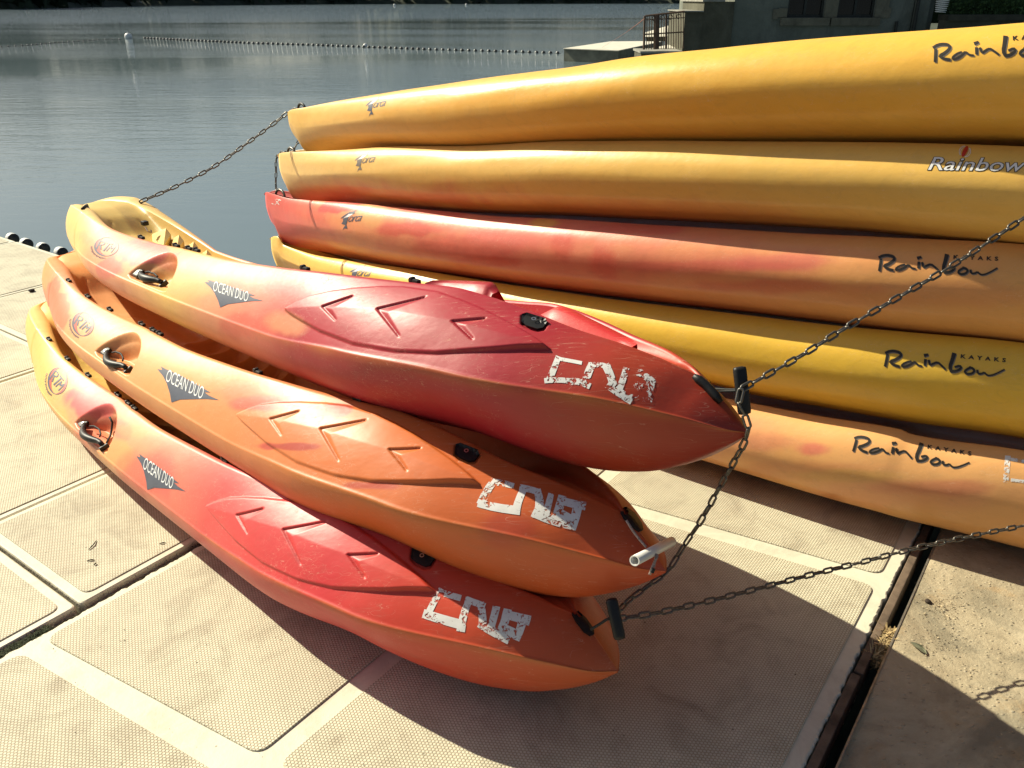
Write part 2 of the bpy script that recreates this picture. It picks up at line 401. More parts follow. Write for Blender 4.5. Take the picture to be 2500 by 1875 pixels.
def slab(name, quad, ztop, thick, rad, mat, parent, bev=.006, seg=5, jag=0.0):
    """rounded-corner slab from four (x,y) corners"""
    pts = []
    n = 4
    for i in range(n):
        p = Vector(quad[i]); a = Vector(quad[i-1]); b = Vector(quad[(i+1) % n])
        da = (a - p).normalized(); db = (b - p).normalized()
        for k in range(seg + 1):
            u = k / seg; q0 = p + da * rad; q1 = p + db * rad
            pts.append(q0 * (1-u)**2 + p * 2*u*(1-u) + q1 * u*u)
    if jag:
        dens = []
        for i in range(len(pts)):
            a, b = pts[i], pts[(i+1) % len(pts)]; m_ = max(1, int((b-a).length / .008))
            for k in range(m_):
                q = a.lerp(b, k / m_); nn = Vector((noise.fractal(Vector((q.x*38, q.y*38, 1)), .7, 2, 4), noise.fractal(Vector((q.x*38, q.y*38, 7)), .7, 2, 4)))
                dens.append(q + nn * jag)
        pts = dens
    c = sum(pts, Vector((0, 0))) / len(pts); m_ = len(pts)
    V = []
    for ins, z in ((0, ztop - thick), (0, ztop - bev), (bev * .35, ztop - bev * .3), (bev, ztop)):
        for p in pts:
            q = p + (c - p).normalized() * ins; V.append((q.x, q.y, z))
    Fc = []
    for l in range(3):
        for i in range(m_): j = (i+1) % m_; Fc.append((l*m_+i, l*m_+j, (l+1)*m_+j, (l+1)*m_+i))
    Fc.append(tuple(3*m_+i for i in range(m_)))
    return mesh_obj(name, V, Fc, mat, parent)
dock_left = empty('floating_dock', dk(0, -5)); tag(dock_left, 'cream floating dock of several square modules stretching to the left beside the water', 'dock')
def dq(a1, b1, a2, b2, tw=0.0, c=0.0):
    """quad in dock coords: e1 a1..a2, e2 b1..b2 (tw twists the e1 lines)"""
    f = lambda e1, e2: tuple((E1 * (e1 + tw * (e2 - c)) + E2 * e2).tolist())
    return [f(a1, b1), f(a1, b2), f(a2, b2), f(a2, b1)]
bands = [(-9.90, -8.54), (-8.54, -7.155), (-7.155, -5.82), (-5.82, -4.43), (-4.43, -3.128), (-3.128, -2.405)]
rows = [(-2.2, -1.16), (-1.16, -.13), (-.13, .905), (.905, 1.95), (1.95, 2.98)]
for bi, (b1, b2) in enumerate(bands):
    for (a1, a2) in rows:
        gp = .006; dz = random.uniform(-.004, .0)
        slab('deck_module', dq(a1 + gp, b1 + gp, a2 - gp, b2 - gp), dz, .30, .018, M_DECK, dock_left, .008)
        slab('tread_panel', dq(a1 + .042, b1 + .036, a2 - .042, b2 - .036), dz + .004, .0035, .035, M_TREAD, dock_left, .003)
dock_r = empty('floating_dock', dk(1.5, -1.3)); tag(dock_r, 'cream floating dock under the red kayaks, its chipped edge facing the quay', 'dock')
slab('deck_slab', dq(-2.4, -2.372, 4.6, -.285), -.001, .30, .03, M_DECK, dock_r, .008, jag=.0065)
TW = .125
for (a1, a2) in ((-2.35, -.82), (-.75, .72), (.80, 2.325), (2.40, 3.95)):
    for (b1, b2) in ((-2.338, -1.452), (-1.388, -.330)):
        tw = TW if a1 > 0 else .10
        slab('tread_panel', dq(a1 + .0, b1, a2, b2, tw, -2.0), .004, .0045, .04, M_TREAD, dock_r, .003)
# rotten edge board and gap filler
M_PLY = simple('rotten_plywood', (.13, .09, .06), .85, 0, 14, .5, .8, .004)
for (a1, a2, o1) in ((-2.4, 2.1, 0), (2.1, 4.6, .004)):
    bm = bmesh.new(); box_bm(bm, dk((a1+a2)/2, -.268 + o1, -.05), (.026, a2-a1 - .01, .085), DROT, .003)
    bm_obj('edge_board', bm, M_PLY, dock_r)
# far-edge fender floats, half sunk behind the dock edge
M_FB = simple('float_black', (.015, .015, .015), .5, 0, 40, .2); M_FW = simple('float_white', (.75, .74, .70), .4, 0, 40, .08)
def two_tone_float(rad, length, seg=20):
    V = []; Fc = []; fm = []
    prof = [(-.5, 0), (-.5, .78), (-.36, .97), (-.1, 1), (.1, 1), (.36, .97), (.5, .80), (.5, 0)]
    for (x, r_) in prof:
        for k in range(seg):
            a = 2*math.pi*k/seg; V.append((x*length, r_*rad*math.cos(a), r_*rad*math.sin(a)))
    for i in range(len(prof)-1):
        for k in range(seg):
            j = (k+1) % seg; Fc.append((i*seg+k, i*seg+j, (i+1)*seg+j, (i+1)*seg+k)); fm.append(1 if i < 5 else 0)
    me = bpy.data.meshes.new('float'); me.from_pydata(V, [], Fc); me.materials.append(M_FB); me.materials.append(M_FW)
    me.polygons.foreach_set('material_index', fm); me.polygons.foreach_set('use_smooth', [i % 7 != 0 for i in range(len(Fc))]); me.update(); return me
me = two_tone_float(.048, .07)
words = ['leftmost, cut by the photo edge', 'second from the left', 'third from the left', 'rightmost, next to the orange kayak stern']
for i, (px, py) in enumerate(((2, 577), (36, 590), (77, 601), (121, 612))):
    o = bpy.data.objects.new('fender_float', me); p = ground(px, py, .0); o.location = (p[0] + .03, p[1] + .10, -.046)
    o.rotation_euler = (0, 0, R(-36) + random.uniform(-.06, .06)); link(o)
    tag(o, 'black and white fender float behind the dock edge, ' + words[i], 'float', 'fender floats along the dock edge')

# moss, straw and twigs
def tuft_stuff(name, spots, n, size, mat, hgt, label):
    V = []; Fc = []
    for _ in range(n):
        (e1a, e2a), (e1b, e2b), w, z0 = random.choice(spots); u = random.random()
        e1 = e1a + (e1b-e1a) * u; e2 = e2a + (e2b-e2a) * u + random.gauss(0, w)
        c = Vector(dk(e1, e2, z0 + random.random() * hgt)); a = random.uniform(0, 6.28); el = random.uniform(-.2, .8)
        d = Vector((math.cos(a)*math.cos(el), math.sin(a)*math.cos(el), math.sin(el))) * size * random.uniform(.4, 1.3)
        s = Vector((-math.sin(a), math.cos(a), .2)) * size * .10
        n0 = len(V); V += [c - s, c + s, c + d + s*.3, c + d - s*.3]; Fc.append((n0, n0+1, n0+2, n0+3))
    o = mesh_obj(name, V, Fc, mat); tag(o, label, None, None, 'stuff'); return o
M_MOSS = simple('moss', (.035, .045, .015), .9, 0, 90, .5, .5); M_STRAW = simple('dry_straw', (.42, .30, .14), .8, 0, 60, .4, .4)
M_SILT = simple('joint_silt', (.06, .05, .035), .95, 0, 60, .5, .9, .004)
V = []; Fc = []
for i in range(160):
    e1 = -2.2 + 5.1 * i / 159; wd = .013 + .007 * noise.noise(Vector((e1 * 5, 0, 0))) + .012 * float(sstep(.95, .55, e1))
    z = -.012 + .006 * noise.noise(Vector((e1 * 30, 2, 0)))
    V += [dk(e1, -2.388 - wd, z - .02), dk(e1, -2.388, z), dk(e1, -2.388 + wd, z - .02)]
    if i: Fc += [(3*i-3, 3*i, 3*i+1, 3*i-2), (3*i-2, 3*i+1, 3*i+2, 3*i-1)]
tag(mesh_obj('joint_silt', V, Fc, M_SILT), 'dark silt filling the long joint between the two docks', None, None, 'stuff')
tuft_stuff('moss', [((.60, -2.388), (.80, -2.388), .010, -.016)], 1500, .012, M_MOSS, .014, 'green moss growing in the joint between the dock modules')
tuft_stuff('moss_crumbs', [((.3, -2.388), (1.35, -2.388), .009, -.014), ((.9, -3.1), (.905, -2.41), .004, -.012), ((1.32, -2.388), (2.0, -2.388), .006, -.02)], 1700, .009, M_SILT, .012, 'dark crumbs and dry debris lying in the dock joints')
tuft_stuff('straw_nest', [((2.20, -.236), (2.36, -.236), .012, -.055)], 1100, .030, M_STRAW, .045, 'clump of dry straw wedged in the gap between dock and quay')
def on_ground(name, px0, px1, w, hgt, mat, label, cat, z=.004, curve=0.0):
    a = Vector(ground(*px0, z)); b = Vector(ground(*px1, z)); mid = (a+b)/2 + Vector((b-a).cross(Vector((0, 0, 1)))) * curve
    pts = [a + Vector((0, 0, w)), a.lerp(mid, .5) * 1 + Vector((0, 0, w + hgt*.6)), mid + Vector((0, 0, w + hgt)), mid.lerp(b, .5) + Vector((0, 0, w + hgt*.5)), b + Vector((0, 0, w))]
    V, Fc = tube(pts, [w*.6, w, w, w*.9, w*.4], 6); o = mesh_obj(name, V, Fc, mat, smooth=True); return tag(o, label, cat)
M_TWIG = simple('dry_twig', (.035, .022, .014), .85, 0, 80, .4)
on_ground('twig', (217, 1343), (236, 1320), .0022, .003, M_TWIG, 'thin dark twig lying upright on the tread panel left of the front kayak', 'twig', curve=.08)
on_ground('twig', (213, 1371), (232, 1369), .0024, .002, M_TWIG, 'short horizontal twig below the thin dark twig on the tread panel', 'twig', curve=-.1)
on_ground('twig', (230, 1381), (236, 1376), .0026, .002, M_TWIG, 'tiny twig stub beside the short horizontal twig', 'twig')
on_ground('twig', (389, 1329), (405, 1326), .0022, .002, M_TWIG, 'small twig just inside the shadow of the front kayak', 'twig')
# dry curled leaf on the quay, pebble, little clod
p = ground(2252, 1583, .002)
bm = bmesh.new(); rng = random.Random(2)
Lf = [(0, 0), (.008, .012), (.012, .03), (.008, .05), (0, .062), (-.006, .045), (-.012, .03), (-.009, .012)]
ang = R(28); vs = []
for (x, y) in Lf:
    X = x*math.cos(ang) - y*math.sin(ang); Y = x*math.sin(ang) + y*math.cos(ang)
    vs.append(bm.verts.new((p[0] + X, p[1] + Y - .03, .006 + 6 * x * x * 8 + .05 * abs(x))))
c0 = bm.verts.new((p[0], p[1], .003))
for i in range(len(vs)): bm.faces.new((c0, vs[i], vs[(i+1) % len(vs)]))
tag(bm_obj('fallen_leaf', bm, simple('dry_leaf', (.16, .16, .10), .7, 0, 50, .2)), 'grey green fallen leaf on the sunlit quay at the shadow edge', 'leaf')
def pebble(name, px, rad, mat, label, cat, z=0.0):
    bm = bmesh.new(); bmesh.ops.create_icosphere(bm, subdivisions=2, radius=rad)
    for v in bm.verts: v.co *= 1 + .35 * noise.noise(v.co * (1.3 / rad)); v.co.z *= .55
    q = ground(px[0], px[1], z); bmesh.ops.translate(bm, vec=(q[0], q[1], z + rad * .4), verts=bm.verts)
    return tag(bm_obj(name, bm, mat, None, True), label, cat)
pebble('clod', (2266, 1471), .011, M_TWIG, 'dark clod on the quay near the steel edging', 'clod')
pebble('clod', (78, 712), .020, M_TWIG, 'dark clod on the dock behind the orange kayak stern', 'clod', .004)
V = []; Fc = []
for _ in range(420):
    if random.random() < .45: u, v = random.gauss(2300, 22), random.gauss(1485, 12)
    elif random.random() < .5: u, v = random.gauss(2290, 30), random.gauss(1570, 40)
    else: u, v = random.uniform(2230, 2500), random.uniform(1420, 1800)
    q = Vector(ground(u, v, .002)); s = random.uniform(.0012, .0042)
    t = [Vector((random.gauss(0, 1), random.gauss(0, 1), random.gauss(0, .6))).normalized() * s for _ in range(4)]
    n0 = len(V); V += [q + x + Vector((0, 0, s * .5)) for x in t]; Fc += [(n0, n0+1, n0+2), (n0, n0+2, n0+3), (n0, n0+3, n0+1), (n0+1, n0+2, n0+3)]
tag(mesh_obj('quay_grit', V, Fc, simple('grit', (.40, .32, .20), .9, 0, 40, .5)), 'fine grit and crumbs scattered on the quay', None, None, 'stuff')
V = []; Fc = []
for _ in range(260):
    u, v = random.uniform(0, 2100), random.uniform(700, 1870)
    q = Vector(ground(u, v, .0045))
    if q.dot(Vector((E2[0], E2[1], 0))) > -.34: continue
    s = random.uniform(.0008, .0030)
    t = [Vector((random.gauss(0, 1), random.gauss(0, 1), random.gauss(0, .5))).normalized() * s for _ in range(4)]
    n0 = len(V); V += [q + x + Vector((0, 0, s * .4)) for x in t]; Fc += [(n0, n0+1, n0+2), (n0, n0+2, n0+3), (n0, n0+3, n0+1), (n0+1, n0+2, n0+3)]
tag(mesh_obj('dock_crumbs', V, Fc, M_TWIG), 'scattered dark crumbs of dirt on the dock panels', None, None, 'stuff')

# ------------------------------------------------------------------ HULL BUILDER
def bez(P, n, skip_first=False):
    """P: list of (K,2) arrays control pts -> (K, n, 2)"""
    t = np.linspace(0, 1, n)
    if skip_first: t = t[1:]
    d = len(P) - 1; out = 0
    for i, p in enumerate(P):
        out = out + math.comb(d, i) * ((1-t)**(d-i) * t**i)[None, :, None] * p[:, None, :]
    return out
def grid_normals(G):
    du = np.gradient(G, axis=0); dv = np.gradient(G, axis=1); n = np.cross(du, dv)
    l = np.linalg.norm(n, axis=-1, keepdims=True); return n / np.maximum(l, 1e-9)
def build_grid_obj(name, G, mat, parent, colors, rows=None):
    """G (K,J,3) in world coords -> smooth mesh object with pigment attribute"""
    K, J = G.shape[:2]
    org = np.array(parent.location)
    V = (G.reshape(-1, 3) - org)
    idx = np.arange(K*J).reshape(K, J)
    q = np.stack([idx[:-1, :-1], idx[:-1, 1:], idx[1:, 1:], idx[1:, :-1]], -1).reshape(-1, 4)
    me = bpy.data.meshes.new(name)
    me.vertices.add(K*J); me.vertices.foreach_set('co', V.ravel().astype(np.float32))
    me.loops.add(len(q)*4); me.loops.foreach_set('vertex_index', q.ravel().astype(np.int32))
    me.polygons.add(len(q)); me.polygons.foreach_set('loop_start', np.arange(0, len(q)*4, 4, dtype=np.int32))
    me.polygons.foreach_set('use_smooth', np.ones(len(q), dtype=bool))
    me.materials.append(mat); me.update(); me.validate()
    a = me.color_attributes.new('pigment', 'FLOAT_COLOR', 'POINT')
    c4 = np.ones((K*J, 4), np.float32); c4[:, :3] = colors.reshape(-1, 3); a.data.foreach_set('color', c4.ravel())
    o = bpy.data.objects.new(name, me); link(o, parent); return o

# red tandem kayaks: pose of the bottom one, rigid transforms to the others
T6 = np.array([-0.02199, -0.01113, 0.00746, 0.17425, 0.0574, 0.32318]); L6 = np.array([0.06183, -0.04944, 0.00146, -0.11346, -0.06096, -0.29072])
RT0 = np.array([-2.53755, 4.21177, 0.0]); RAX = np.array([.73585, -.67715, 0]); RNY = np.array([-.67715, -.73585, 0]); C0 = np.array([-1., 2.5, .5])
def rod(w):
    t = np.linalg.norm(w); k = w / t; Kx = np.array([[0, -k[2], k[1]], [k[2], 0, -k[0]], [-k[1], k[0], 0]])
    return np.eye(3) + math.sin(t) * Kx + (1 - math.cos(t)) * Kx @ Kx
def red_world(P, which):
    """local (s,y,z) -> world ; which 0 top, 1 middle, 2 bottom"""
    P = np.asarray(P, float); W = RT0 + P[..., 0:1] * RAX + P[..., 1:2] * RNY + np.array([0, 0, 1.]) * P[..., 2:3]
    if which == 2: return W
    W = (W - C0 - L6[3:]) @ rod(L6[:3]) + C0
    if which == 1: return W
    return (W - C0) @ rod(T6[:3]).T + C0 + T6[3:]
ys_c = ([-.1, -.094, -.075, -.04, 0, .1, .3, .5, .9, 1.4, 1.9, 2.4, 2.8, 3.2, 3.5, 3.7, 3.78, 3.82], [0, .070, .115, .160, .190, .225, .270, .305, .360, .398, .42, .425, .440, .389, .262, .132, .060, 0])
zs_c = ([-.1, .05, .15, .5, .9, 1.4, 1.9, 2.4, 2.8, 3.2, 3.5, 3.7, 3.82], [.175, .168, .165, .176, .194, .205, .215, .225, .272, .299, .296, .265, .225])
ys_r = ([-.1, -.094, -.075, -.04, .0, .1, .25, .5, .9, 1.2, 1.5, 1.7, 2.0, 2.4, 2.65, 2.9, 3.2, 3.35, 3.5, 3.62, 3.70, 3.82], [0, .045, .080, .118, .145, .182, .212, .236, .246, .248, .260, .282, .30, .30, .285, .247, .185, .155, .108, .052, 0, 0])
zs_r = ([-.1, -.075, -.04, .0, .1, .2, .35, .5, .9, 1.3, 1.65, 2.0, 2.3, 2.55, 2.9, 3.03, 3.12, 3.26, 3.39, 3.5, 3.58, 3.64, 3.70, 3.736, 3.77, 3.80, 3.82], [.285, .292, .300, .308, .320, .327, .330, .326, .313, .323, .350, .373, .400, .426, .452, .460, .453, .433, .408, .390, .369, .348, .318, .294, .268, .243, .226])
zs_k = ([-.1, -.07, .0, .15, .4, 1.0, 2.0, 3.3, 3.42, 3.5, 3.6, 3.69, 3.755, 3.79, 3.82], [.17, .115, .072, .045, .022, .012, .012, .014, .02, .03, .058, .108, .158, .190, .222])
zs_m = ([-.1, -.04, 0, .1, .22, .34, .5, .8, 1.3, 1.5, 2.0, 2.9, 3.12, 3.28, 3.40, 3.5, 3.6, 3.66, 3.70, 3.82], [.284, .299, .307, .315, .312, .285, .205, .165, .150, .13, .11, .13, .20, .29, .335, .343, .342, .330, .315, .226])
LENS = [(694,756),(725,738),(761,722),(810,711),(862,704),(925,700),(985,700),(1066,712),(1120,730),(1168,750),(1220,776),(1270,803),(1310,828),(1345,853),(1310,853),(1270,853),(1210,857),(1147,860),(1066,865),(964,860),(862,842),(781,811),(732,783),(708,768)]
POCKET = [(311,674),(324,660),(348,643),(379,626),(403,618),(418,618),(428,626),(431,637),(429,654),(420,677),(408,700),(402,712),(380,704),(345,689)]
ARROWS = [((793.6,753.8),(870,726),(827,788)), ((925.8,760.7),(1047.8,728),(980.7,828.6)), ((1107.6,791),(1191.5,783),(1159.7,837))]
FIT = [(1272,770),(1285,766),(1334,781),(1339,790),(1328,806),(1312,809),(1284,800),(1271,790)]
sA = np.concatenate([np.array([-.1, -.099, -.097, -.094, -.09, -.084, -.076, -.066]), np.linspace(-.055, 2.42, 215)[:-1], np.linspace(2.42, 3.44, 330)[:-1], np.linspace(3.44, 3.78, 60)[:-1], np.array([3.78, 3.79, 3.80, 3.81, 3.816, 3.82])])
# refine around the pocket
sA = np.unique(np.concatenate([sA, np.linspace(1.36, 1.88, 130)])); K = len(sA)
yc, zc, yr, zr, zk, zm = [herm(*t, sA) for t in (ys_c, zs_c, ys_r, zs_r, zs_k, zs_m)]
yr = np.minimum(yr, np.maximum(yc * .97, 0)); 
A = lambda y, z: np.stack([np.broadcast_to(y, (K,)), np.broadcast_to(z, (K,))], -1).astype(float)
bow = sstep(2.7, 3.6, sA)
h1 = zc - zk; b2 = sstep(3.05, 3.50, sA)
hullp = bez([A(0, zk), A(yc*(.62 - .25*bow*(1-b2)), zk + h1*.12*bow*(1-b2) - .006*b2), A(yc*(1.0 - .20*bow + .13*b2), zk + h1*(.30 + .22*bow - .13*b2)), A(yc, zc)], 26)
bulge = .016
tx = yr - yc; tz = zr - zc; tl = np.maximum(np.hypot(tx, tz), 1e-4); bx, bz = tz/tl, -tx/tl
panel = bez([A(yc, zc), A(yc + tx*.5 + bx*bulge*2*np.minimum(1, yc/.2), zc + tz*.5 + bz*bulge*2*np.minimum(1, yc/.2)), A(yr, zr)], 84, True)
lipw = np.minimum(.028 + .050*sstep(.9, .2, sA), yr * .42)
lip = bez([A(yr, zr), A(yr - lipw*.35, zr + .006*np.minimum(1, yr/.1)), A(yr - lipw*.8, zr + .003*np.minimum(1, yr/.1)), A(yr - lipw, zr - .012*np.minimum(1, yr/.1))], 8, True)
yi = yr - lipw; zi = zr - .012*np.minimum(1, yr/.1)
inn = bez([A(yi, zi), A(np.maximum(yi - .015, yi*.8), zm + (zi-zm)*.25), A(yi*.70, zm), A(yi*.35, zm), A(0, zm)], 18, True)
near = np.concatenate([hullp, panel, lip], 1); J1 = near.shape[1]
near = np.concatenate([near, inn], 1); J = near.shape[1]
P3 = np.zeros((K, J, 3)); P3[..., 0] = sA[:, None]; P3[..., 1:] = near
nb = hullp.shape[1]; npn = panel.shape[1]
# relief on the side panel (defined once, on the top kayak, copied to all)
uv = projv(red_world(P3, 0)); Nn = grid_normals(P3)
pc = slice(nb, nb + npn)
Nloc = np.cross(np.gradient(P3, axis=0), np.gradient(P3, axis=1)); Nloc /= np.maximum(np.linalg.norm(Nloc, axis=-1, keepdims=True), 1e-9)
if Nloc[K//2, nb + 40, 1] < 0: Nloc = -Nloc
dsp = np.zeros((K, J))
U = uv[:, pc]
sd = poly_sd(U, LENS); inside = sstep(1.0, -6.0, sd)
lensd = .0065 * inside
# central ridge through the arrow apexes
rid = [(700, 757), (793.6, 753.8), (925.8, 760.7), (1107.6, 791), (1345, 853)]
rd = np.full(sd.shape, 1e9)
for a, b in zip(rid[:-1], rid[1:]): rd = np.minimum(rd, seg_dist(U, a, b)[0])
lensd = lensd + inside * .0085 * np.clip(1 - rd / 80.0, 0, 1)
for (ap, tp, bt) in ARROWS:
    d1, t1, g1 = seg_dist(U, ap, tp); d2, t2, g2 = seg_dist(U, ap, bt)
    inV = (g1 > 0) & (g2 < 0)
    p1 = np.where(inV, np.clip(1 - d1 / (17.0*(1-t1) + 3.0), 0, 1), np.clip(1 - d1/2.2, 0, 1)) * sstep(1.0, .9, t1)
    p2 = np.where(inV, np.clip(1 - d2 / (15.0*(1-t2) + 3.5), 0, 1), np.clip(1 - d2/2.2, 0, 1)) * sstep(1.0, .9, t2)
    lensd = lensd - .0062 * np.maximum(p1, p2)
dsp[:, pc] += lensd
sdp = poly_sd(U, smooth_closed(POCKET, 1)); dep = sstep(3, -8, sdp) * .028 + sstep(-4, -28, sdp) * .042
dsp[:, pc] -= dep
sdf = poly_sd(U, FIT); dsp[:, pc] -= .007 * sstep(2, -2, sdf)
dsp[:, nb + npn - 3:] *= 0
# stern cap: a raised sheet whose edge shows as a fold line
cap = sstep(.395, .380, sA)[:, None] * np.ones((1, npn)); dsp[:, pc] += .0035 * cap
# worn seam bead at the chine
jj = np.arange(J); dsp += (.0022 * np.exp(-((jj - nb) / 1.6) ** 2))[None, :] * sstep(0, .3, sA)[:, None]
Pn = P3 + Nloc * dsp[..., None]
# well floor: concentric grooves in the stern tank and saw-tooth foot braces on the walls
inn_s = slice(J1, J)
d0 = np.hypot(Pn[:, inn_s, 0] - .55, Pn[:, inn_s, 1] * 2.6)
Pn[:, inn_s, 2] -= .006 * (np.exp(-((d0 - .28)/.012)**2) + np.exp(-((d0 - .42)/.012)**2)) * (zi - zm > .05)[:, None]
saw = np.zeros(K)
for (s0, w_) in ((1.12, .15), (1.30, .13), (1.45, .12), (1.59, .11), (1.72, .11)):
    tt = (sA - s0) / w_; saw += np.where((tt >= 0) & (tt < 1), np.where(tt < .8, tt/.8, (1-tt)/.2), 0)
wall = np.exp(-((np.arange(J - J1) - 7) / 5.0) ** 2)
Pn[:, inn_s, 1] -= (saw[:, None] * wall[None, :]) * .075
Pn[:, inn_s, 1] = np.maximum(Pn[:, inn_s, 1], 0)
# far half: mirrored, with the heel of the stack
far = Pn.copy(); far[..., 1] *= -1
cfar = np.interp(sA, [-.1, .2, .5, .9, 1.5, 2.2, 3.0, 3.5, 3.82], [0, .05, .32, .62, .66, .60, .55, .5, .3])[:, None]
far[..., 2] = np.maximum(far[..., 2] - cfar * Pn[..., 1], .010)
# the rounded stern sits slightly askew of the bow line
fs1 = sstep(1.3, 0, sA)[:, None]; fs2 = sstep(.9, 0, sA)[:, None]; yab = Pn[..., 1].copy()
Pn[..., 0] += .42 * fs2 * yab; Pn[..., 1] -= .075 * fs1
far[..., 0] -= .85 * fs2 * yab; far[..., 1] -= .075 * fs1
keep = np.concatenate([np.arange(0, nb, 2), np.arange(nb, nb + npn, 6), np.arange(nb + npn - 1, J)]); keep = np.unique(keep)
j1f = int(np.searchsorted(keep, J1)); far = far[:, keep]

def sval(name):
    return None
def blobs_color(base, W, blobs, seed):
    """base (K,J,3), blobs: list of (px,py,rx,ry,colour,amount) in this kayak's own picture footprint"""
    U = projv(W); fl = W.reshape(-1, 3)
    nz = np.array([noise.noise(Vector((p[0]*7 + seed, p[1]*7, p[2]*7))) + .5*noise.noise(Vector((p[0]*19, p[1]*19 + seed, p[2]*19))) for p in fl]).reshape(base.shape[:2])
    for (x, y, rx, ry, c, am, sh) in blobs:
        d = np.sqrt(((U[..., 0]-x)/rx)**2 + ((U[..., 1]-y)/ry)**2) + nz * .55
        a = sstep(1 + sh, 1 - sh, d)[..., None] * am
        base = base * (1 - a) + np.array(c) * a
    return base
YEL = (.78, .47, .13); PALE = (.80, .54, .20); ORA = (.74, .30, .085); PINK = (.72, .20, .13); SAL = (.74, .30, .15); RED = (.36, .018, .030); OR2 = (.50, .105, .028); RDO = (.38, .045, .018); DRD = (.30, .030, .016)
def ramp_col(s, stops):
    ks = [a for a, _ in stops]; return np.stack([np.interp(s, ks, [c[i] for _, c in stops]) for i in range(3)], -1)
REDS = [
 dict(k=0, label='topmost red kayak of the stack, yellow stern, crimson middle and black toggle on the bow',
  stops=[(0, PALE), (.55, PALE), (.9, SAL), (1.3, SAL), (1.75, YEL), (2.0, SAL), (2.3, PINK), (2.55, RED), (3.3, RED), (3.55, RDO), (3.82, DRD)],
  blobs=[(360,618,75,30,(.72,.15,.13),.9,.2),(265,655,38,28,(.72,.16,.12),.85,.12),(470,700,90,28,(.76,.42,.16),.7,.4),(400,690,50,16,(.76,.47,.17),.8,.3),(720,690,70,30,RED,.5,.5),(620,800,80,30,(.66,.10,.07),.6,.4),(260,700,50,18,(.60,.22,.12),.6,.3),(690,790,50,26,(.70,.34,.15),.5,.4),(410,640,34,28,(.62,.12,.07),.6,.3),(235,575,40,18,(.74,.28,.17),.4,.4),(560,700,50,30,(.68,.14,.11),.5,.4)]),
 dict(k=1, label='middle orange kayak of the red stack with a white pipe handle hanging from its bow',
  stops=[(0, ORA), (.5, SAL), (1.2, (.76,.36,.15)), (2.0, (.75,.33,.12)), (2.6, (.62,.19,.065)), (3.1, (.60,.15,.032)), (3.82, (.52,.075,.022))],
  blobs=[(130,755,36,58,(.70,.17,.09),.85,.08),(300,860,90,40,(.74,.33,.12),.6,.3),(660,985,90,18,(.62,.05,.04),.8,.3),(800,1000,60,14,RED,.7,.25),(700,1090,60,10,RED,.7,.25),(900,1185,60,12,RED,.6,.3),(590,960,60,30,(.70,.17,.10),.5,.5),(1230,1290,60,40,RED,.4,.5)]),
 dict(k=2, label='bottom kayak of the red stack lying on the dock, yellow stern and rose red middle',
  stops=[(0, YEL), (.9, YEL), (1.35, SAL), (1.9, SAL), (2.2, PINK), (2.5, (.60,.07,.065)), (3.1, (.55,.035,.038)), (3.4, (.56,.055,.025)), (3.82, OR2)],
  blobs=[(215,980,56,38,(.66,.10,.11),.9,.25),(225,1050,45,40,(.64,.10,.06),.5,.3),(300,1050,30,24,(.68,.12,.11),.6,.3),(280,1110,40,40,(.74,.36,.12),.7,.3),(360,1160,60,55,(.66,.09,.08),.6,.5),(150,1050,30,60,YEL,.5,.3),(330,1050,60,20,(.76,.36,.12),.4,.3)])]
hulls = {}
for rdn in REDS:
    kk = rdn['k']; org = red_world(np.array([1.9, 0, .012]), kk)
    root = empty('kayak', org); tag(root, rdn['label'], 'kayak', 'tandem kayaks stacked on the dock')
    rdn['root'] = root
    W = red_world(Pn, kk); Wf = red_world(far, kk)
    cn = np.broadcast_to(ramp_col(sA, rdn['stops'])[:, None, :], W.shape).copy()
    cn = blobs_color(cn, W, rdn['blobs'], 3.0 * kk + 1)
    # chine rubbed through to the orange underlayer, bow nose scuffed
    w = (np.exp(-((jj - nb + .5) / 1.3) ** 2))[None, :] * sstep(1.9, 2.8, sA)[:, None]
    nzc = np.array([.5 + .5*noise.noise(Vector((s*9, kk*3.3, 0))) for s in sA])[:, None]
    w = (w * np.clip(nzc*1.3, .2, 1) * .75)[..., None]; cn = cn*(1-w) + np.array((.50, .19, .045))*w
    keepn = slice(0, J1); cf = np.broadcast_to(ramp_col(sA, rdn['stops'])[:, None, :], Wf.shape).copy()
    full = np.concatenate([Wf[:, :j1f][:, ::-1], W[:, 1:J1]], 1); fc = np.concatenate([cf[:, :j1f][:, ::-1], cn[:, 1:J1]], 1)
    if kk == 0: fc[:, :j1f] = fc[:, :j1f] * 1.0
    hull = build_grid_obj('hull', full, M_PL, root, fc)
    ck = np.concatenate([W[:, J1-1:], Wf[:, j1f-1:-1][:, ::-1]], 1); cc = np.concatenate([cn[:, J1-1:], cf[:, j1f-1:-1][:, ::-1]], 1)
    # the moulded well is plain yellow aft on the top and bottom boats, red forward
    ykk = sstep(2.6, 1.9, sA)[:, None, None] * (.9 if kk != 1 else .25); cc = cc*(1-ykk) + np.array((.70, .47, .13))*ykk
    deck = build_grid_obj('cockpit', ck, M_PL, root, cc)
    hulls[kk] = (root, hull, full, W)

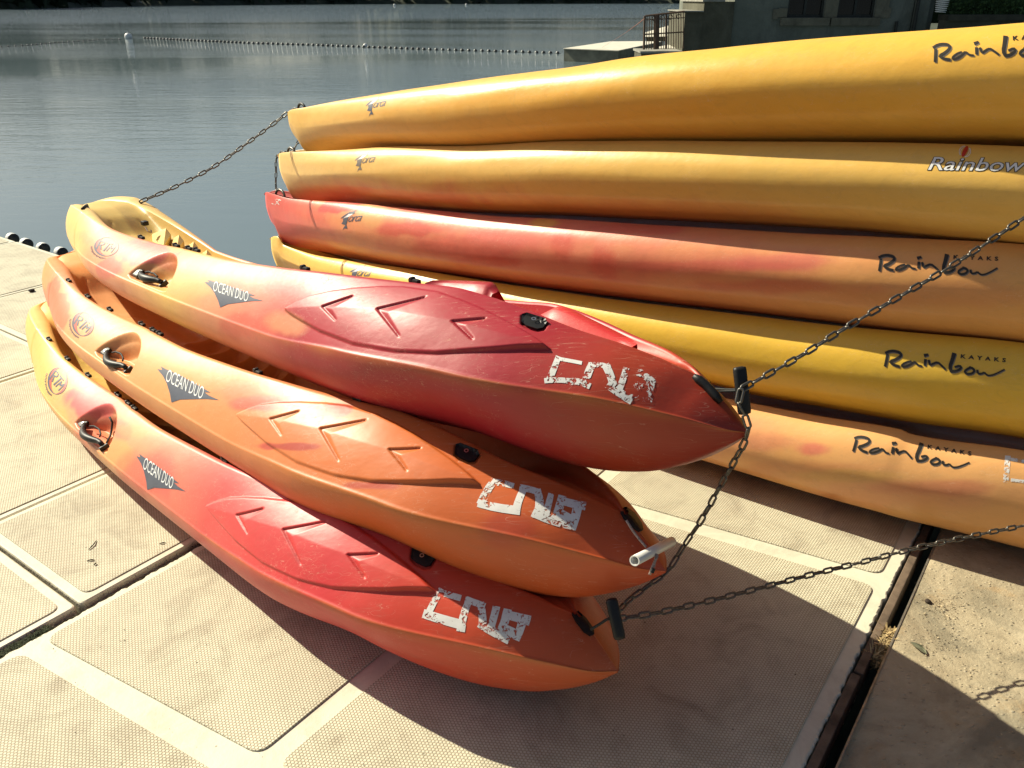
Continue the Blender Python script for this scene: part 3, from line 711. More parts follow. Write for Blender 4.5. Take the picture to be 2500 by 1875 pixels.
def bvh_grid(G):
    K_, J_ = G.shape[:2]; idx = np.arange(K_*J_).reshape(K_, J_)
    q = np.stack([idx[:-1, :-1], idx[:-1, 1:], idx[1:, 1:], idx[1:, :-1]], -1).reshape(-1, 4)
    return BVHTree.FromPolygons([tuple(v) for v in G.reshape(-1, 3)], [tuple(int(x) for x in f) for f in q])
BV = {('r', k): bvh_grid(hulls[k][2][::2]) for k in hulls}
CV = Vector((0, 0, H))
def cast(bv, u, v, near_pt=None):
    d = Vector(ray(u, v)); loc, nrm, i, dist = bv.ray_cast(CV, d)
    if loc is None: return None, None
    if nrm.dot(d) > 0: nrm = -nrm
    return loc, nrm
# a decal / patch is a flat shape laid onto the real hull surface
def stick(name, shape_v, shape_f, to_px, bv, mat, parent, off=.0009, thick=0.0, maxlen=7.0):
    bm = bmesh.new(); vs = [bm.verts.new((x, y, 0)) for x, y in shape_v]
    for f in shape_f:
        try: bm.faces.new([vs[i] for i in f])
        except ValueError: pass
    bmesh.ops.triangulate(bm, faces=bm.faces[:])
    for v in bm.verts: u_, w_ = to_px(v.co.x, v.co.y); v.co = (u_, w_, 0)
    for _ in range(4):
        es = [e for e in bm.edges if e.calc_length() > maxlen]
        if not es: break
        bmesh.ops.subdivide_edges(bm, edges=es, cuts=1, use_grid_fill=False); bmesh.ops.triangulate(bm, faces=bm.faces[:])
    bad = []
    info = {}
    for v in bm.verts:
        loc, nrm = cast(bv, v.co.x, v.co.y)
        if loc is None: bad.append(v); continue
        info[v] = (loc, nrm)
    if bad: bmesh.ops.delete(bm, geom=bad, context='VERTS')
    if not info: bm.free(); return None
    alive = [v for v in bm.verts]
    if thick > 0:
        rim = [e for e in bm.edges if len(e.link_faces) == 1]
        base = {}
        an = sum((info[v][1] for v in alive), Vector()).normalized()
        for v in alive: base[v] = info[v][0] - info[v][1]*.001
        ext = {}
        for e in rim:
            for v in e.verts:
                if v not in ext: ext[v] = bm.verts.new(base[v])
        for e in rim: 
            a, b = e.verts; bm.faces.new((a, b, ext[b], ext[a]))
        for v in alive: v.co = info[v][0] + an * thick
        bmesh.ops.recalc_face_normals(bm, faces=bm.faces[:])
    else:
        for v in alive: v.co = info[v][0] + info[v][1] * off
        for f in bm.faces:
            f.normal_update()
            if f.normal.dot(info[f.verts[0]][1]) < 0: f.normal_flip()
    return bm_obj(name, bm, mat, parent, thick == 0)
def ident(x, y): return (x, y)
def affine(o, ex, ey): return lambda x, y: (o[0] + ex[0]*x + ey[0]*y, o[1] + ex[1]*x + ey[1]*y)
def text_shape(body, shear=0.0, size=1.0, spacing=1.0, outline=0.0):
    cu = bpy.data.curves.new('t', 'FONT'); cu.body = body; cu.size = size; cu.shear = shear; cu.space_character = spacing
    cu.resolution_u = 3; cu.offset = outline; cu.fill_mode = 'BOTH'
    o = bpy.data.objects.new('t', cu); COL.objects.link(o); dg = bpy.context.evaluated_depsgraph_get(); dg.update()
    me = bpy.data.meshes.new_from_object(o.evaluated_get(dg))
    V = [(v.co.x, v.co.y) for v in me.vertices]; Fc = [tuple(p.vertices) for p in me.polygons]
    bpy.data.objects.remove(o); bpy.data.curves.remove(cu); bpy.data.meshes.remove(me); return V, Fc
def stroke_shape(lines, cap=True):
    """lines: list of (pts, w0, w1) -> ribbons with rounded-ish ends"""
    V = []; Fc = []
    for pts, w0, w1 in lines:
        P = [Vector(p) for p in pts]
        if len(P) > 2:
            q = [P[0]]
            for a, b in zip(P[:-1], P[1:]): q += [a.lerp(b, .3), a.lerp(b, .7)]
            q.append(P[-1]); P = q
        n = len(P); n0 = len(V)
        for i, p in enumerate(P):
            t = (P[min(i+1, n-1)] - P[max(i-1, 0)]); t = t.normalized() if t.length > 0 else Vector((1, 0)); nn = Vector((-t.y, t.x))
            u = i / (n-1); w = (w0*(1-u) + w1*u) * .5
            e = 0
            if i == 0: e = -w*.5
            if i == n-1: e = w*.5
            V += [tuple(p + nn*w + t*e), tuple(p - nn*w + t*e)]
            if i: Fc.append((n0+2*i-2, n0+2*i-1, n0+2*i+1, n0+2*i))
    return V, Fc
def zo(pts, ox, oy, s): return [(ox + x/s, oy + y/s) for x, y in pts]

# --- logos on the red stack
def ring(cx, cy, r0, r1, a0=0, a1=360, n=40, ecc=1.0):
    V = []; Fc = []
    for i in range(n+1):
        a = R(a0 + (a1-a0)*i/n); V += [(cx + r0*math.cos(a), cy + r0*math.sin(a)*ecc), (cx + r1*math.cos(a), cy + r1*math.sin(a)*ecc)]
        if i: Fc.append((2*i-2, 2*i-1, 2*i+1, 2*i))
    return V, Fc
def crescent(a0, a1, r, w, n=24):
    V = []; Fc = []
    for i in range(n+1):
        u = i/n; a = R(a0 + (a1-a0)*u); ww = w*math.sin(math.pi*u)
        V += [(r*math.cos(a), r*math.sin(a)), ((r-ww)*math.cos(a), (r-ww)*math.sin(a))]
        if i: Fc.append((2*i-2, 2*i-1, 2*i+1, 2*i))
    return V, Fc
def join(*sh):
    V = []; Fc = []
    for v, f in sh:
        n = len(V); V += v; Fc += [tuple(i+n for i in q) for q in f]
    return V, Fc
def rtm(kk, o, ex, ey):
    root = hulls[kk][0]; bv = BV[('r', kk)]; tp = affine(o, ex, ey)
    stick('logo', *join(crescent(-60, 95, .97, .22), crescent(120, 290, .97, .40)), tp, bv, M_RINK, root, .0008, maxlen=5)
    st = [([(-.72, .34), (-.62, -.44)], .11, .14), ([(-.72, .40), (-.38, .44), (-.26, .24), (-.40, .06), (-.64, .04)], .12, .12), ([(-.52, .04), (-.30, -.38)], .13, .10),
          ([(-.14, .42), (.34, .40)], .13, .12), ([(.08, .38), (-.02, -.46)], .13, .13),
          ([(.20, -.42), (.30, .22)], .10, .12), ([(.30, .22), (.42, -.10)], .10, .10), ([(.42, -.10), (.66, .26)], .10, .10), ([(.66, .26), (.62, -.44)], .12, .10)]
    st = [([(x + .12 * y * 1.2, y) for x, y in p], a, b) for p, a, b in st]
    V1, F1 = stroke_shape(st)
    stick('logo', *join((V1, F1), ring(0, 0, .95, 1.0, 0, 360, 44), crescent(150, 300, .97, .13)), tp, bv, M_GREY, root, .0012, maxlen=5)
    # the small line of print under the roundel
    V2 = []; F2 = []
    rngl = random.Random(7)
    for i in range(17):
        a = R(196 + i * 5.4); w_ = .030; 
        for (r0, r1) in ((1.13, 1.30),):
            c = (math.cos(a), math.sin(a)); tn = (-c[1], c[0]); n0 = len(V2)
            r1 = r1 - rngl.choice((0, .03, .05))
            for rr, sgn in ((r0, -1), (r0, 1), (r1, 1), (r1, -1)): V2.append((c[0]*rr + tn[0]*w_*sgn, c[1]*rr + tn[1]*w_*sgn))
            F2.append((n0, n0+1, n0+2, n0+3))
    stick('logo', V2, F2, tp, bv, M_GREY, root, .0011, maxlen=5)
rtm(0, (260, 602.5), (28.5, 6.5), (9.5, -22.5)); rtm(1, (203, 791.5), (22.5, 17.0), (14.5, -24.0)); rtm(2, (141, 930), (17.5, 22.0), (17.0, -25.0))
def ocean(kk, l, b, r):
    """l, b, r: pixel positions of the left, bottom and right wing tips"""
    root = hulls[kk][0]; bv = BV[('r', kk)]
    l, b, r = np.array(l), np.array(b), np.array(r); ex = r - l; m = l + ex * .27; ey = (m - b)
    # base space: x along l->r, y up from baseline through the tips
    tp = lambda x, y: tuple(l + ex*x + ey*y)
    wing = [(0, 0), (.10, -.16), (.17, -.37), (.235, -.70), (.27, -1.0), (.40, -.72), (.60, -.46), (.80, -.20), (1.0, 0), (.84, -.02), (.76, .02), (.86, .13), (.66, .16), (.40, .20), (.22, .18), (.13, .16), (.05, .17), (.075, .06)]
    bmv, bmf = wing, [tuple(range(len(wing)))]
    stick('wing_logo', bmv, bmf, tp, bv, M_GREY, root, .0010, maxlen=6)
    V, Fc = text_shape('OCEAN DUO', .45, 1.0, 1.0)
    xs = [p[0] for p in V]; x0, x1 = min(xs), max(xs)
    V = [((x-x0)/(x1-x0), y/.73) for x, y in V]
    tl = l + ex*.155 + ey*(-.30); te = ex*.60; th = ey*.55
    tp2 = lambda x, y: tuple(tl + te*x + th*y)
    for dx in (0,):
        stick('wing_logo', V, Fc, tp2, bv, M_WPRINT, root, .0018, maxlen=6)
ocean(0, (499.6, 688.9), (537.8, 750.7), (642.8, 734.4)); ocean(1, (384.5, 901.2), (419, 982.6), (535, 976.9)); ocean(2, (333.6, 1113.6), (360, 1195.8), (453.6, 1199.8))
# stencilled club initials, sprayed and worn
def stencil(kk, lines, ox, oy, s, mat):
    V, Fc = stroke_shape([(zo(p, ox, oy, s), w/s, w2/s) for p, w, w2 in lines])
    o = stick('stencil_letters', V, Fc, ident, BV[('r', kk)], mat, hulls[kk][0], .0010, maxlen=8)
z7 = (900, 1100, 3.687)
stencil(1, [([(1295, 318), (1200, 292), (1120, 285)], 50, 62), ([(1128, 275), (1065, 360), (1015, 470)], 62, 78), ([(1000, 478), (1150, 515), (1345, 540)], 70, 80),
            ([(1325, 545), (1352, 440), (1400, 340)], 75, 60), ([(1372, 335), (1450, 350), (1530, 375)], 58, 58), ([(1520, 365), (1545, 470), (1520, 590)], 62, 90),
            ([(1500, 560), (1650, 630), (1840, 680)], 95, 70), ([(1640, 400), (1620, 480), (1590, 580)], 52, 70), ([(1740, 425), (1720, 500), (1690, 600)], 75, 80),
            ([(1730, 450), (1830, 480), (1935, 500)], 70, 75), ([(1880, 510), (1860, 600), (1830, 690)], 85, 80), ([(1700, 560), (1780, 600), (1850, 640)], 90, 80)], *z7, M_STENCIL)
zL = (1000, 1400, 4.022)
stencil(2, [([(490, 240), (400, 215), (300, 185)], 62, 62), ([(310, 165), (250, 260), (185, 390)], 62, 66), ([(155, 400), (330, 455), (515, 505)], 90, 96),
            ([(505, 550), (530, 400), (590, 250)], 85, 62), ([(560, 262), (640, 285), (725, 320)], 62, 66), ([(700, 300), (715, 400), (720, 500)], 70, 80),
            ([(850, 340), (830, 420), (800, 530)], 75, 72), ([(700, 500), (800, 560), (960, 640)], 80, 100), ([(960, 370), (940, 460), (900, 560)], 80, 85), ([(930, 400), (1050, 430), (1160, 460)], 80, 100),
            ([(1110, 450), (1090, 540), (1050, 640)], 90, 70), ([(900, 540), (980, 560), (1060, 610)], 90, 90)], *zL, M_STENCIL)
z4 = (1100, 650, 4.74)
stencil(0, [([(1510, 1120), (1380, 1095), (1240, 1070)], 42, 42), ([(1245, 1060), (1200, 1180), (1140, 1320)], 66, 80), ([(1100, 1325), (1240, 1315), (1400, 1330)], 60, 62)], *z4, M_STENCIL)
stencil(0, [([(1400, 1335), (1480, 1330), (1600, 1385)], 80, 70), ([(1560, 1340), (1590, 1240), (1630, 1150)], 90, 90), ([(1620, 1140), (1720, 1140), (1840, 1165)], 55, 60),
            ([(1800, 1160), (1850, 1260), (1890, 1400)], 90, 90), ([(1830, 1380), (1960, 1470), (2080, 1540)], 90, 110), ([(2030, 1190), (2000, 1300), (1960, 1400)], 70, 80),
            ([(2180, 1230), (2260, 1290), (2340, 1350)], 90, 100), ([(2150, 1400), (2220, 1350), (2330, 1330)], 80, 90), ([(2330, 1350), (2310, 1450), (2250, 1530)], 70, 70), ([(2080, 1500), (2180, 1530), (2320, 1545)], 60, 60)], *z4, M_STENCILW)

# --- fittings on the red stack
def slot_screw(px, bv, parent, rad=.0045):
    loc, nrm = cast(bv, *px)
    if loc is None: return
    V, Fc = tube([loc + nrm*.012, loc + nrm*.0145], rad, 10); mesh_obj('screw', V, Fc, M_SCREW, parent)
def fit_px(kk):
    """footrest plate outline, moved with the hull from the top kayak"""
    Ph = []
    bv0 = BV[('r', 0)]
    for (u, v) in FIT:
        loc, _ = cast(bv0, u, v); Ph.append(np.array(loc))
    return Ph
T_inv = lambda W: (W - C0 - T6[3:]) @ rod(T6[:3]) + C0                 # top -> middle
M_inv = lambda W: (W - C0) @ rod(L6[:3]).T + C0 + L6[3:]               # middle -> bottom
def top_to(kk, W):
    W = np.asarray(W, float)
    if kk == 0: return W
    W = T_inv(W)
    return W if kk == 1 else M_inv(W)
fit0 = np.array(fit_px(0)); fc_ = fit0.mean(0)
for kk in (0, 1, 2):
    root = hulls[kk][0]; bv = BV[('r', kk)]
    pp = projv(top_to(kk, fc_ + (fit0 - fc_) * .92))
    cap_ = stick('footrest_cap', [tuple(p) for p in pp], [tuple(range(len(pp)))], ident, bv, M_BLACK, root, thick=.009, maxlen=9)
    c = projv(top_to(kk, fc_)); loc, nrm = cast(bv, *c)
    Vv, Ff = ring(0, 0, .0035, .0065, 0, 360, 16); x = nrm.orthogonal().normalized(); y = nrm.cross(x)
    mesh_obj('screw', [loc + nrm*.0155 + x*a + y*b for a, b in Vv], Ff, M_SCREW, cap_)
    # rim anchors for the seat straps
    for (s_, dy) in (((.62, 0), (.905, 0)) if kk else ()) + ((1.17, 0), (1.50, 0), (1.63, -.004), (1.70, 0), (2.42, 0), (2.88, 0)):
        yy = float(herm(*ys_r, [s_])[0]); zz = float(herm(*zs_r, [s_])[0])
        yy -= .075 * float(sstep(1.3, 0, s_)); 
        P0 = red_world(np.array([s_ - .017, yy - .022, zz + .006]), kk); P1 = red_world(np.array([s_ + .017, yy - .022, zz + .006]), kk)
        bm = bmesh.new(); rot = frame_rot(P1 - P0, (0, 0, 1)); box_bm(bm, (P0+P1)/2, (.040, .015, .012), rot, .003)
        box_bm(bm, (P0*.8+P1*.2) + np.array([0, 0, .003]), (.012, .017, .014), rot, .003)
        bm_obj('strap_anchor', bm, M_BLACK, root)
    for s_ in (1.17, 1.55, 2.3):
        yy = -float(herm(*ys_r, [s_])[0]); zz = float(herm(*zs_r, [s_])[0]) + .66*yy
        P0 = red_world(np.array([s_ - .017, yy + .01, zz + .004]), kk); P1 = red_world(np.array([s_ + .017, yy + .01, zz + .004]), kk)
        bm = bmesh.new(); box_bm(bm, (P0+P1)/2, (.036, .014, .011), frame_rot(P1 - P0, (0, 0, 1)), .003); bm_obj('strap_anchor', bm, M_BLACK, root)
    # carry handle folded into the side pocket
    A0, B0 = {0: ((342, 672), (403, 699)), 1: ((263, 862), (318, 908)), 2: ((207, 1039), (258, 1097))}[kk]
    la, na = cast(bv, *A0); lb, nbm = cast(bv, *B0)
    nn = (na + nbm).normalized(); ax_ = (lb - la); L_ = ax_.length; ax_.normalize(); sd_ = nn.cross(ax_)
    if sd_.z > 0: sd_ = -sd_
    an = la + nn*.010; bn = lb + nn*.012
    bm = bmesh.new(); box_bm(bm, an, (.036, .036, .018), frame_rot(ax_, nn), .004); hb_ = bm_obj('handle_block', bm, M_BLACK, root)
    Vv, Ff = ring(0, 0, .003, .0062, 0, 360, 16); mesh_obj('screw', [an + nn*.0105 + ax_*a + sd_*b for a, b in Vv], Ff, M_SCREW, hb_)
    bm = bmesh.new(); box_bm(bm, bn, (.010, .036, .020), frame_rot(ax_, nn), .003); bm_obj('handle_block', bm, M_BLACK, root)
    bend = .016 if kk == 0 else .026
    pts = []; rad = []
    for i in range(13):
        u = i/12; q = an.lerp(bn, .10 + .86*u) + sd_*bend*math.sin(math.pi*min(1, u*1.15))*1.1 + nn*(.010 + .012*math.sin(math.pi*u)); pts.append(q)
        rad.append(.0105 + .0045*math.sin(math.pi*min(1, max(0, (u-.1)/.75))) if u < .85 else .0095)
    Vt, Ft = tube(pts, rad, 12); mesh_obj('carry_handle', Vt, Ft, M_BLACK, root, smooth=True)
    # frayed strap loop
    up_ = -sd_
    pts = [an.lerp(bn, .25 + .10*i) + up_*(.012 + (.018 if kk else .008)*math.sin(math.pi*i/5)) + nn*(.012 + .006*(i % 2)) for i in range(6)]
    Vt, Ft = tube(pts, .0035, 6); mesh_obj('strap', Vt, Ft, M_RUB, root, smooth=True)
    if kk == 2:
        pts = []
        for (u, v) in ((272, 1018), (279, 1030), (277, 1050), (270, 1068), (262, 1086)):
            l_, n_ = cast(bv, u, v)
            if l_: pts.append(l_ + n_*.008)
        if len(pts) > 2:
            Vt, Ft = tube(pts, .0042, 6); mesh_obj('strap', Vt, Ft, M_RUB, root, smooth=True)
    # stern strap stub lying over the stern rim
    if kk < 2:
        ln = [(201, 512), (208, 505), (215, 499), (221, 494)] if kk == 0 else [(146, 622), (152, 616), (158, 611), (163, 607)]
        ps = []
        for q in ln:
            l_, n_ = cast(bv, *q)
            if l_ is not None: ps.append(l_ + n_*.004)
        if len(ps) > 1:
            Vt, Ft = tube(ps, .007, 6); mesh_obj('stern_strap', Vt, Ft, M_RUB, root, smooth=True)
# the cleat and buckle in the top kayak's stern well
root = hulls[0][0]
bm = bmesh.new(); pb = red_world(np.array([.50, -.10, .262]), 0); box_bm(bm, pb, (.034, .028, .022), frame_rot(RAX, (0, 0, 1)), .005); bm_obj('cleat', bm, M_BLACK, root)
pts = [pb + np.array([.012, -.03, -.012]), pb + np.array([.03, -.05, -.03]), pb + np.array([.045, -.045, -.036]), pb + np.array([.035, -.025, -.03])]
Vt, Ft = tube(pts, .0035, 6); mesh_obj('buckle', Vt, Ft, M_ROPE, root)
# far thigh braces rising beyond the near rim of the top kayak
def brace(name, pxs, y_off, root, col):
    V = []; Fc = []
    for i, (px, h_) in enumerate(pxs):
        d = ray(*px); 
        # plane y = y_off in kayak space
        o0 = M_inv(T_inv(CAMP)) ; p1 = M_inv(T_inv(CAMP + d)); q0 = o0 - RT0; q1 = p1 - RT0
        a0, a1 = q0 @ RNY, q1 @ RNY; t = (y_off - a0) / (a1 - a0); W = CAMP + d*t
        away = -RNY
        V += [W - RNY*(-.030) + np.array([0, 0, -.05]), W - RNY*(-.004), W - RNY*.03 + np.array([0, 0, .002]), W - RNY*.07 + np.array([0, 0, -.06])]
        if i:
            for k in range(3): Fc.append((4*i-4+k, 4*i-4+k+1, 4*i+k+1, 4*i+k))
    Fc.append((0, 1, 2, 3)); n = len(V); Fc.append((n-1, n-2, n-3, n-4))
    o = mesh_obj(name, V, Fc, M_PL, root, smooth=False)
    a = o.data.color_attributes.new('pigment', 'FLOAT_COLOR', 'POINT'); c4 = np.ones((len(V), 4), np.float32); c4[:, :3] = col; a.data.foreach_set('color', c4.ravel())
    o.data.polygons.foreach_set('use_smooth', [True]*len(o.data.polygons)); return o
brace('thigh_brace', [((1040, 690), 0), ((1100, 691), 0), ((1150, 693), 0), ((1185, 695), 0), ((1195, 703), 0), ((1203, 718), 0)], -.13, root, RED)
brace('thigh_brace', [((1300, 778), 0), ((1325, 766), 0), ((1345, 756), 0), ((1358, 756), 0), ((1385, 766), 0), ((1402, 774), 0), ((1430, 788), 0), ((1470, 808), 0), ((1510, 828), 0), ((1545, 846), 0)], -.085, root, (.56, .03, .03))

def on_y(px, yk):
    o0 = M_inv(T_inv(CAMP)); p1 = M_inv(T_inv(CAMP + ray(*px))); a0, a1 = (o0 - RT0) @ RNY, (p1 - RT0) @ RNY
    return CAMP + ray(*px) * ((yk - a0) / (a1 - a0))
for (Lp, Ap, Rp, Bp) in (((352, 580), (405, 557), (417, 572), (399, 602)), ((412, 590), (437, 573), (449, 588), (432, 610)), ((449, 606), (473, 590), (484, 604), (466, 624)), ((487, 622), (506, 610), (516, 622), (500, 638))):
    V = [on_y(Lp, -.165), on_y(Ap, -.165), on_y(Rp, -.165), on_y(Bp, -.06), on_y(Lp, -.165) + np.array([0, 0, -.06]), on_y(Rp, -.165) + np.array([0, 0, -.06])]
    o = mesh_obj('foot_rib', V, [(0, 1, 3), (1, 2, 3), (0, 3, 4), (2, 5, 3), (1, 0, 4, 5, 2)], M_PL, root)
    a = o.data.color_attributes.new('pigment', 'FLOAT_COLOR', 'POINT'); c4 = np.ones((6, 4), np.float32); c4[:, :3] = (.72, .50, .15); a.data.foreach_set('color', c4.ravel())
# bow plates, toggles and cords
def bow_plate(kk, poly):
    stick('bow_plate', poly, [tuple(range(len(poly)))], ident, BV[('r', kk)], M_BLACK, hulls[kk][0], thick=.008, maxlen=9)
zc5 = lambda pts: zo(pts, 900, 1150, 2.458)
bow_plate(1, zc5([(1512, 226), (1540, 226), (1590, 262), (1630, 320), (1640, 360), (1618, 368), (1580, 340), (1530, 290), (1508, 250)]))
bow_plate(2, zc5([(1222, 840), (1250, 845), (1300, 890), (1345, 955), (1348, 985), (1325, 992), (1290, 970), (1240, 905), (1220, 865)]))
def bar(name, p_top, p_bot, w, d, mat, parent):
    a = Vector(p_top); b = Vector(p_bot); bm = bmesh.new(); box_bm(bm, (a+b)/2, ((a-b).length, w, d), frame_rot(a-b, (0, -1, .4)), min(w, d)*.42); return bm_obj(name, bm, mat, parent, True)
# top kayak: strap plate seen edge-on and black toggle hanging free
tp = []
for q in ((1690, 921), (1703, 930), (1718, 942), (1732, 956), (1745, 971), (1756, 985)):
    l_, n_ = cast(BV[('r', 0)], *q)
    if l_ is not None: tp.append(l_ + n_*.006)
Vt, Ft = tube(tp, [.007] + [.012]*(len(tp)-2) + [.008], 6); mesh_obj('bow_plate', Vt, Ft, M_BLACK, hulls[0][0], smooth=True)
cd = [at_y(1732, 949, 1.85), at_y(1770, 951, 1.82), at_y(1800, 951.5, 1.80), at_y(1822, 953, 1.79)]
Vt, Ft = tube(cd, .0034, 6); mesh_obj('toggle_cord', Vt, Ft, M_RUB, hulls[0][0], smooth=True)
cd = [at_y(1755, 955, 1.83), at_y(1790, 954.5, 1.80), at_y(1822, 953, 1.79)]
Vt, Ft = tube(cd, .0026, 6); mesh_obj('toggle_cord', Vt, Ft, M_RUB, hulls[0][0], smooth=True)
bar('toggle', at_y(1805, 895, 1.81), at_y(1818, 1012, 1.77), .032, .020, M_BLACK, hulls[0][0])
# bottom kayak
cd = [at_y(1442, 1537, 1.63), at_y(1462, 1525, 1.63), at_y(1480, 1513, 1.63), at_y(1498, 1506, 1.62)]
Vt, Ft = tube(cd, .0036, 6); mesh_obj('toggle_cord', Vt, Ft, M_RUB, hulls[2][0], smooth=True)
bar('toggle', at_y(1492, 1460, 1.64), at_y(1514, 1562, 1.585), .030, .024, M_BLACK, hulls[2][0])
# middle kayak: white pipe on a frayed rope
a = Vector(at_y(1549, 1369, 1.57)); b = Vector(at_y(1640, 1322, 1.76))
axp = (b - a).normalized()
V = []; Fc = []; sg = 24; x = axp.orthogonal().normalized(); y = axp.cross(x)
for (p, r_) in ((a, .0125), (b, .0125), (b, .0100), (a, .0100)):
    for k in range(sg): an_ = 2*math.pi*k/sg; V.append(p + x*r_*math.cos(an_) + y*r_*math.sin(an_))
for l in range(4):
    for k in range(sg): k2 = (k+1) % sg; Fc.append((l*sg+k, l*sg+k2, ((l+1) % 4)*sg+k2, ((l+1) % 4)*sg+k))
pv = mesh_obj('pipe_handle', V, Fc, M_PVC, hulls[1][0])
pv.data.polygons.foreach_set('use_smooth', [i < sg or 2*sg <= i < 3*sg for i in range(4*sg)])
for pts, rr in (([at_y(1529, 1270, 1.72), at_y(1545, 1296, 1.705), at_y(1562, 1318, 1.69), at_y(1577, 1335, 1.665)], .0034),
                ([at_y(1603, 1352, 1.64), at_y(1600, 1368, 1.63), at_y(1594, 1382, 1.62), at_y(1586, 1403, 1.61)], .0034), ([at_y(1606, 1356, 1.64), at_y(1598, 1375, 1.625), at_y(1597, 1385, 1.62)], .0026)):
    Vt, Ft = tube(pts, rr, 6); mesh_obj('handle_rope', Vt, Ft, M_ROPE, hulls[1][0], smooth=True)
Vt, Ft = tube([at_y(1596, 1387, 1.615), at_y(1591, 1398, 1.61)], .0055, 8); mesh_obj('rope_whipping', Vt, Ft, M_BLACK, hulls[1][0])
# white strip on the red bow rim
# ------------------------------------------------------------------ LONG YELLOW KAYAKS
YB = np.array([-1.35, 5.00, 0.]); YA = np.array([.80, -.60, 0.]); YA /= np.linalg.norm(YA); YN = np.array([YA[1], -YA[0], 0.])
def yloc(W): q = W - YB; return np.array([q @ YA, q @ YN, W[2]])
def yhit(px, y):
    o = yloc(CAMP); p = yloc(CAMP + ray(*px)); d = p - o; u = (y - o[1]) / d[1]; return o + u*d
YPLAN = ([-.25, -.2, -.1, 0, .15, .4, .8, 1.3, 1.9, 2.6, 3.35, 4.1, 4.7, 5.05, 5.2], [0, .030, .065, .09, .13, .19, .265, .325, .37, .39, .375, .285, .165, .06, 0])
def yplan(s, s0): return float(herm(*YPLAN, [max(s, YPLAN[0][0])])[0])
def ysolve(px, fac, s_sh, beam=1.0):
    y = .2
    for _ in range(40):
        s, _, z = yhit(px, y); y = .5*y + .5*fac*beam*float(herm(*YPLAN, [np.clip(s - s_sh, -.25, 5.15)])[0])
    return s, z
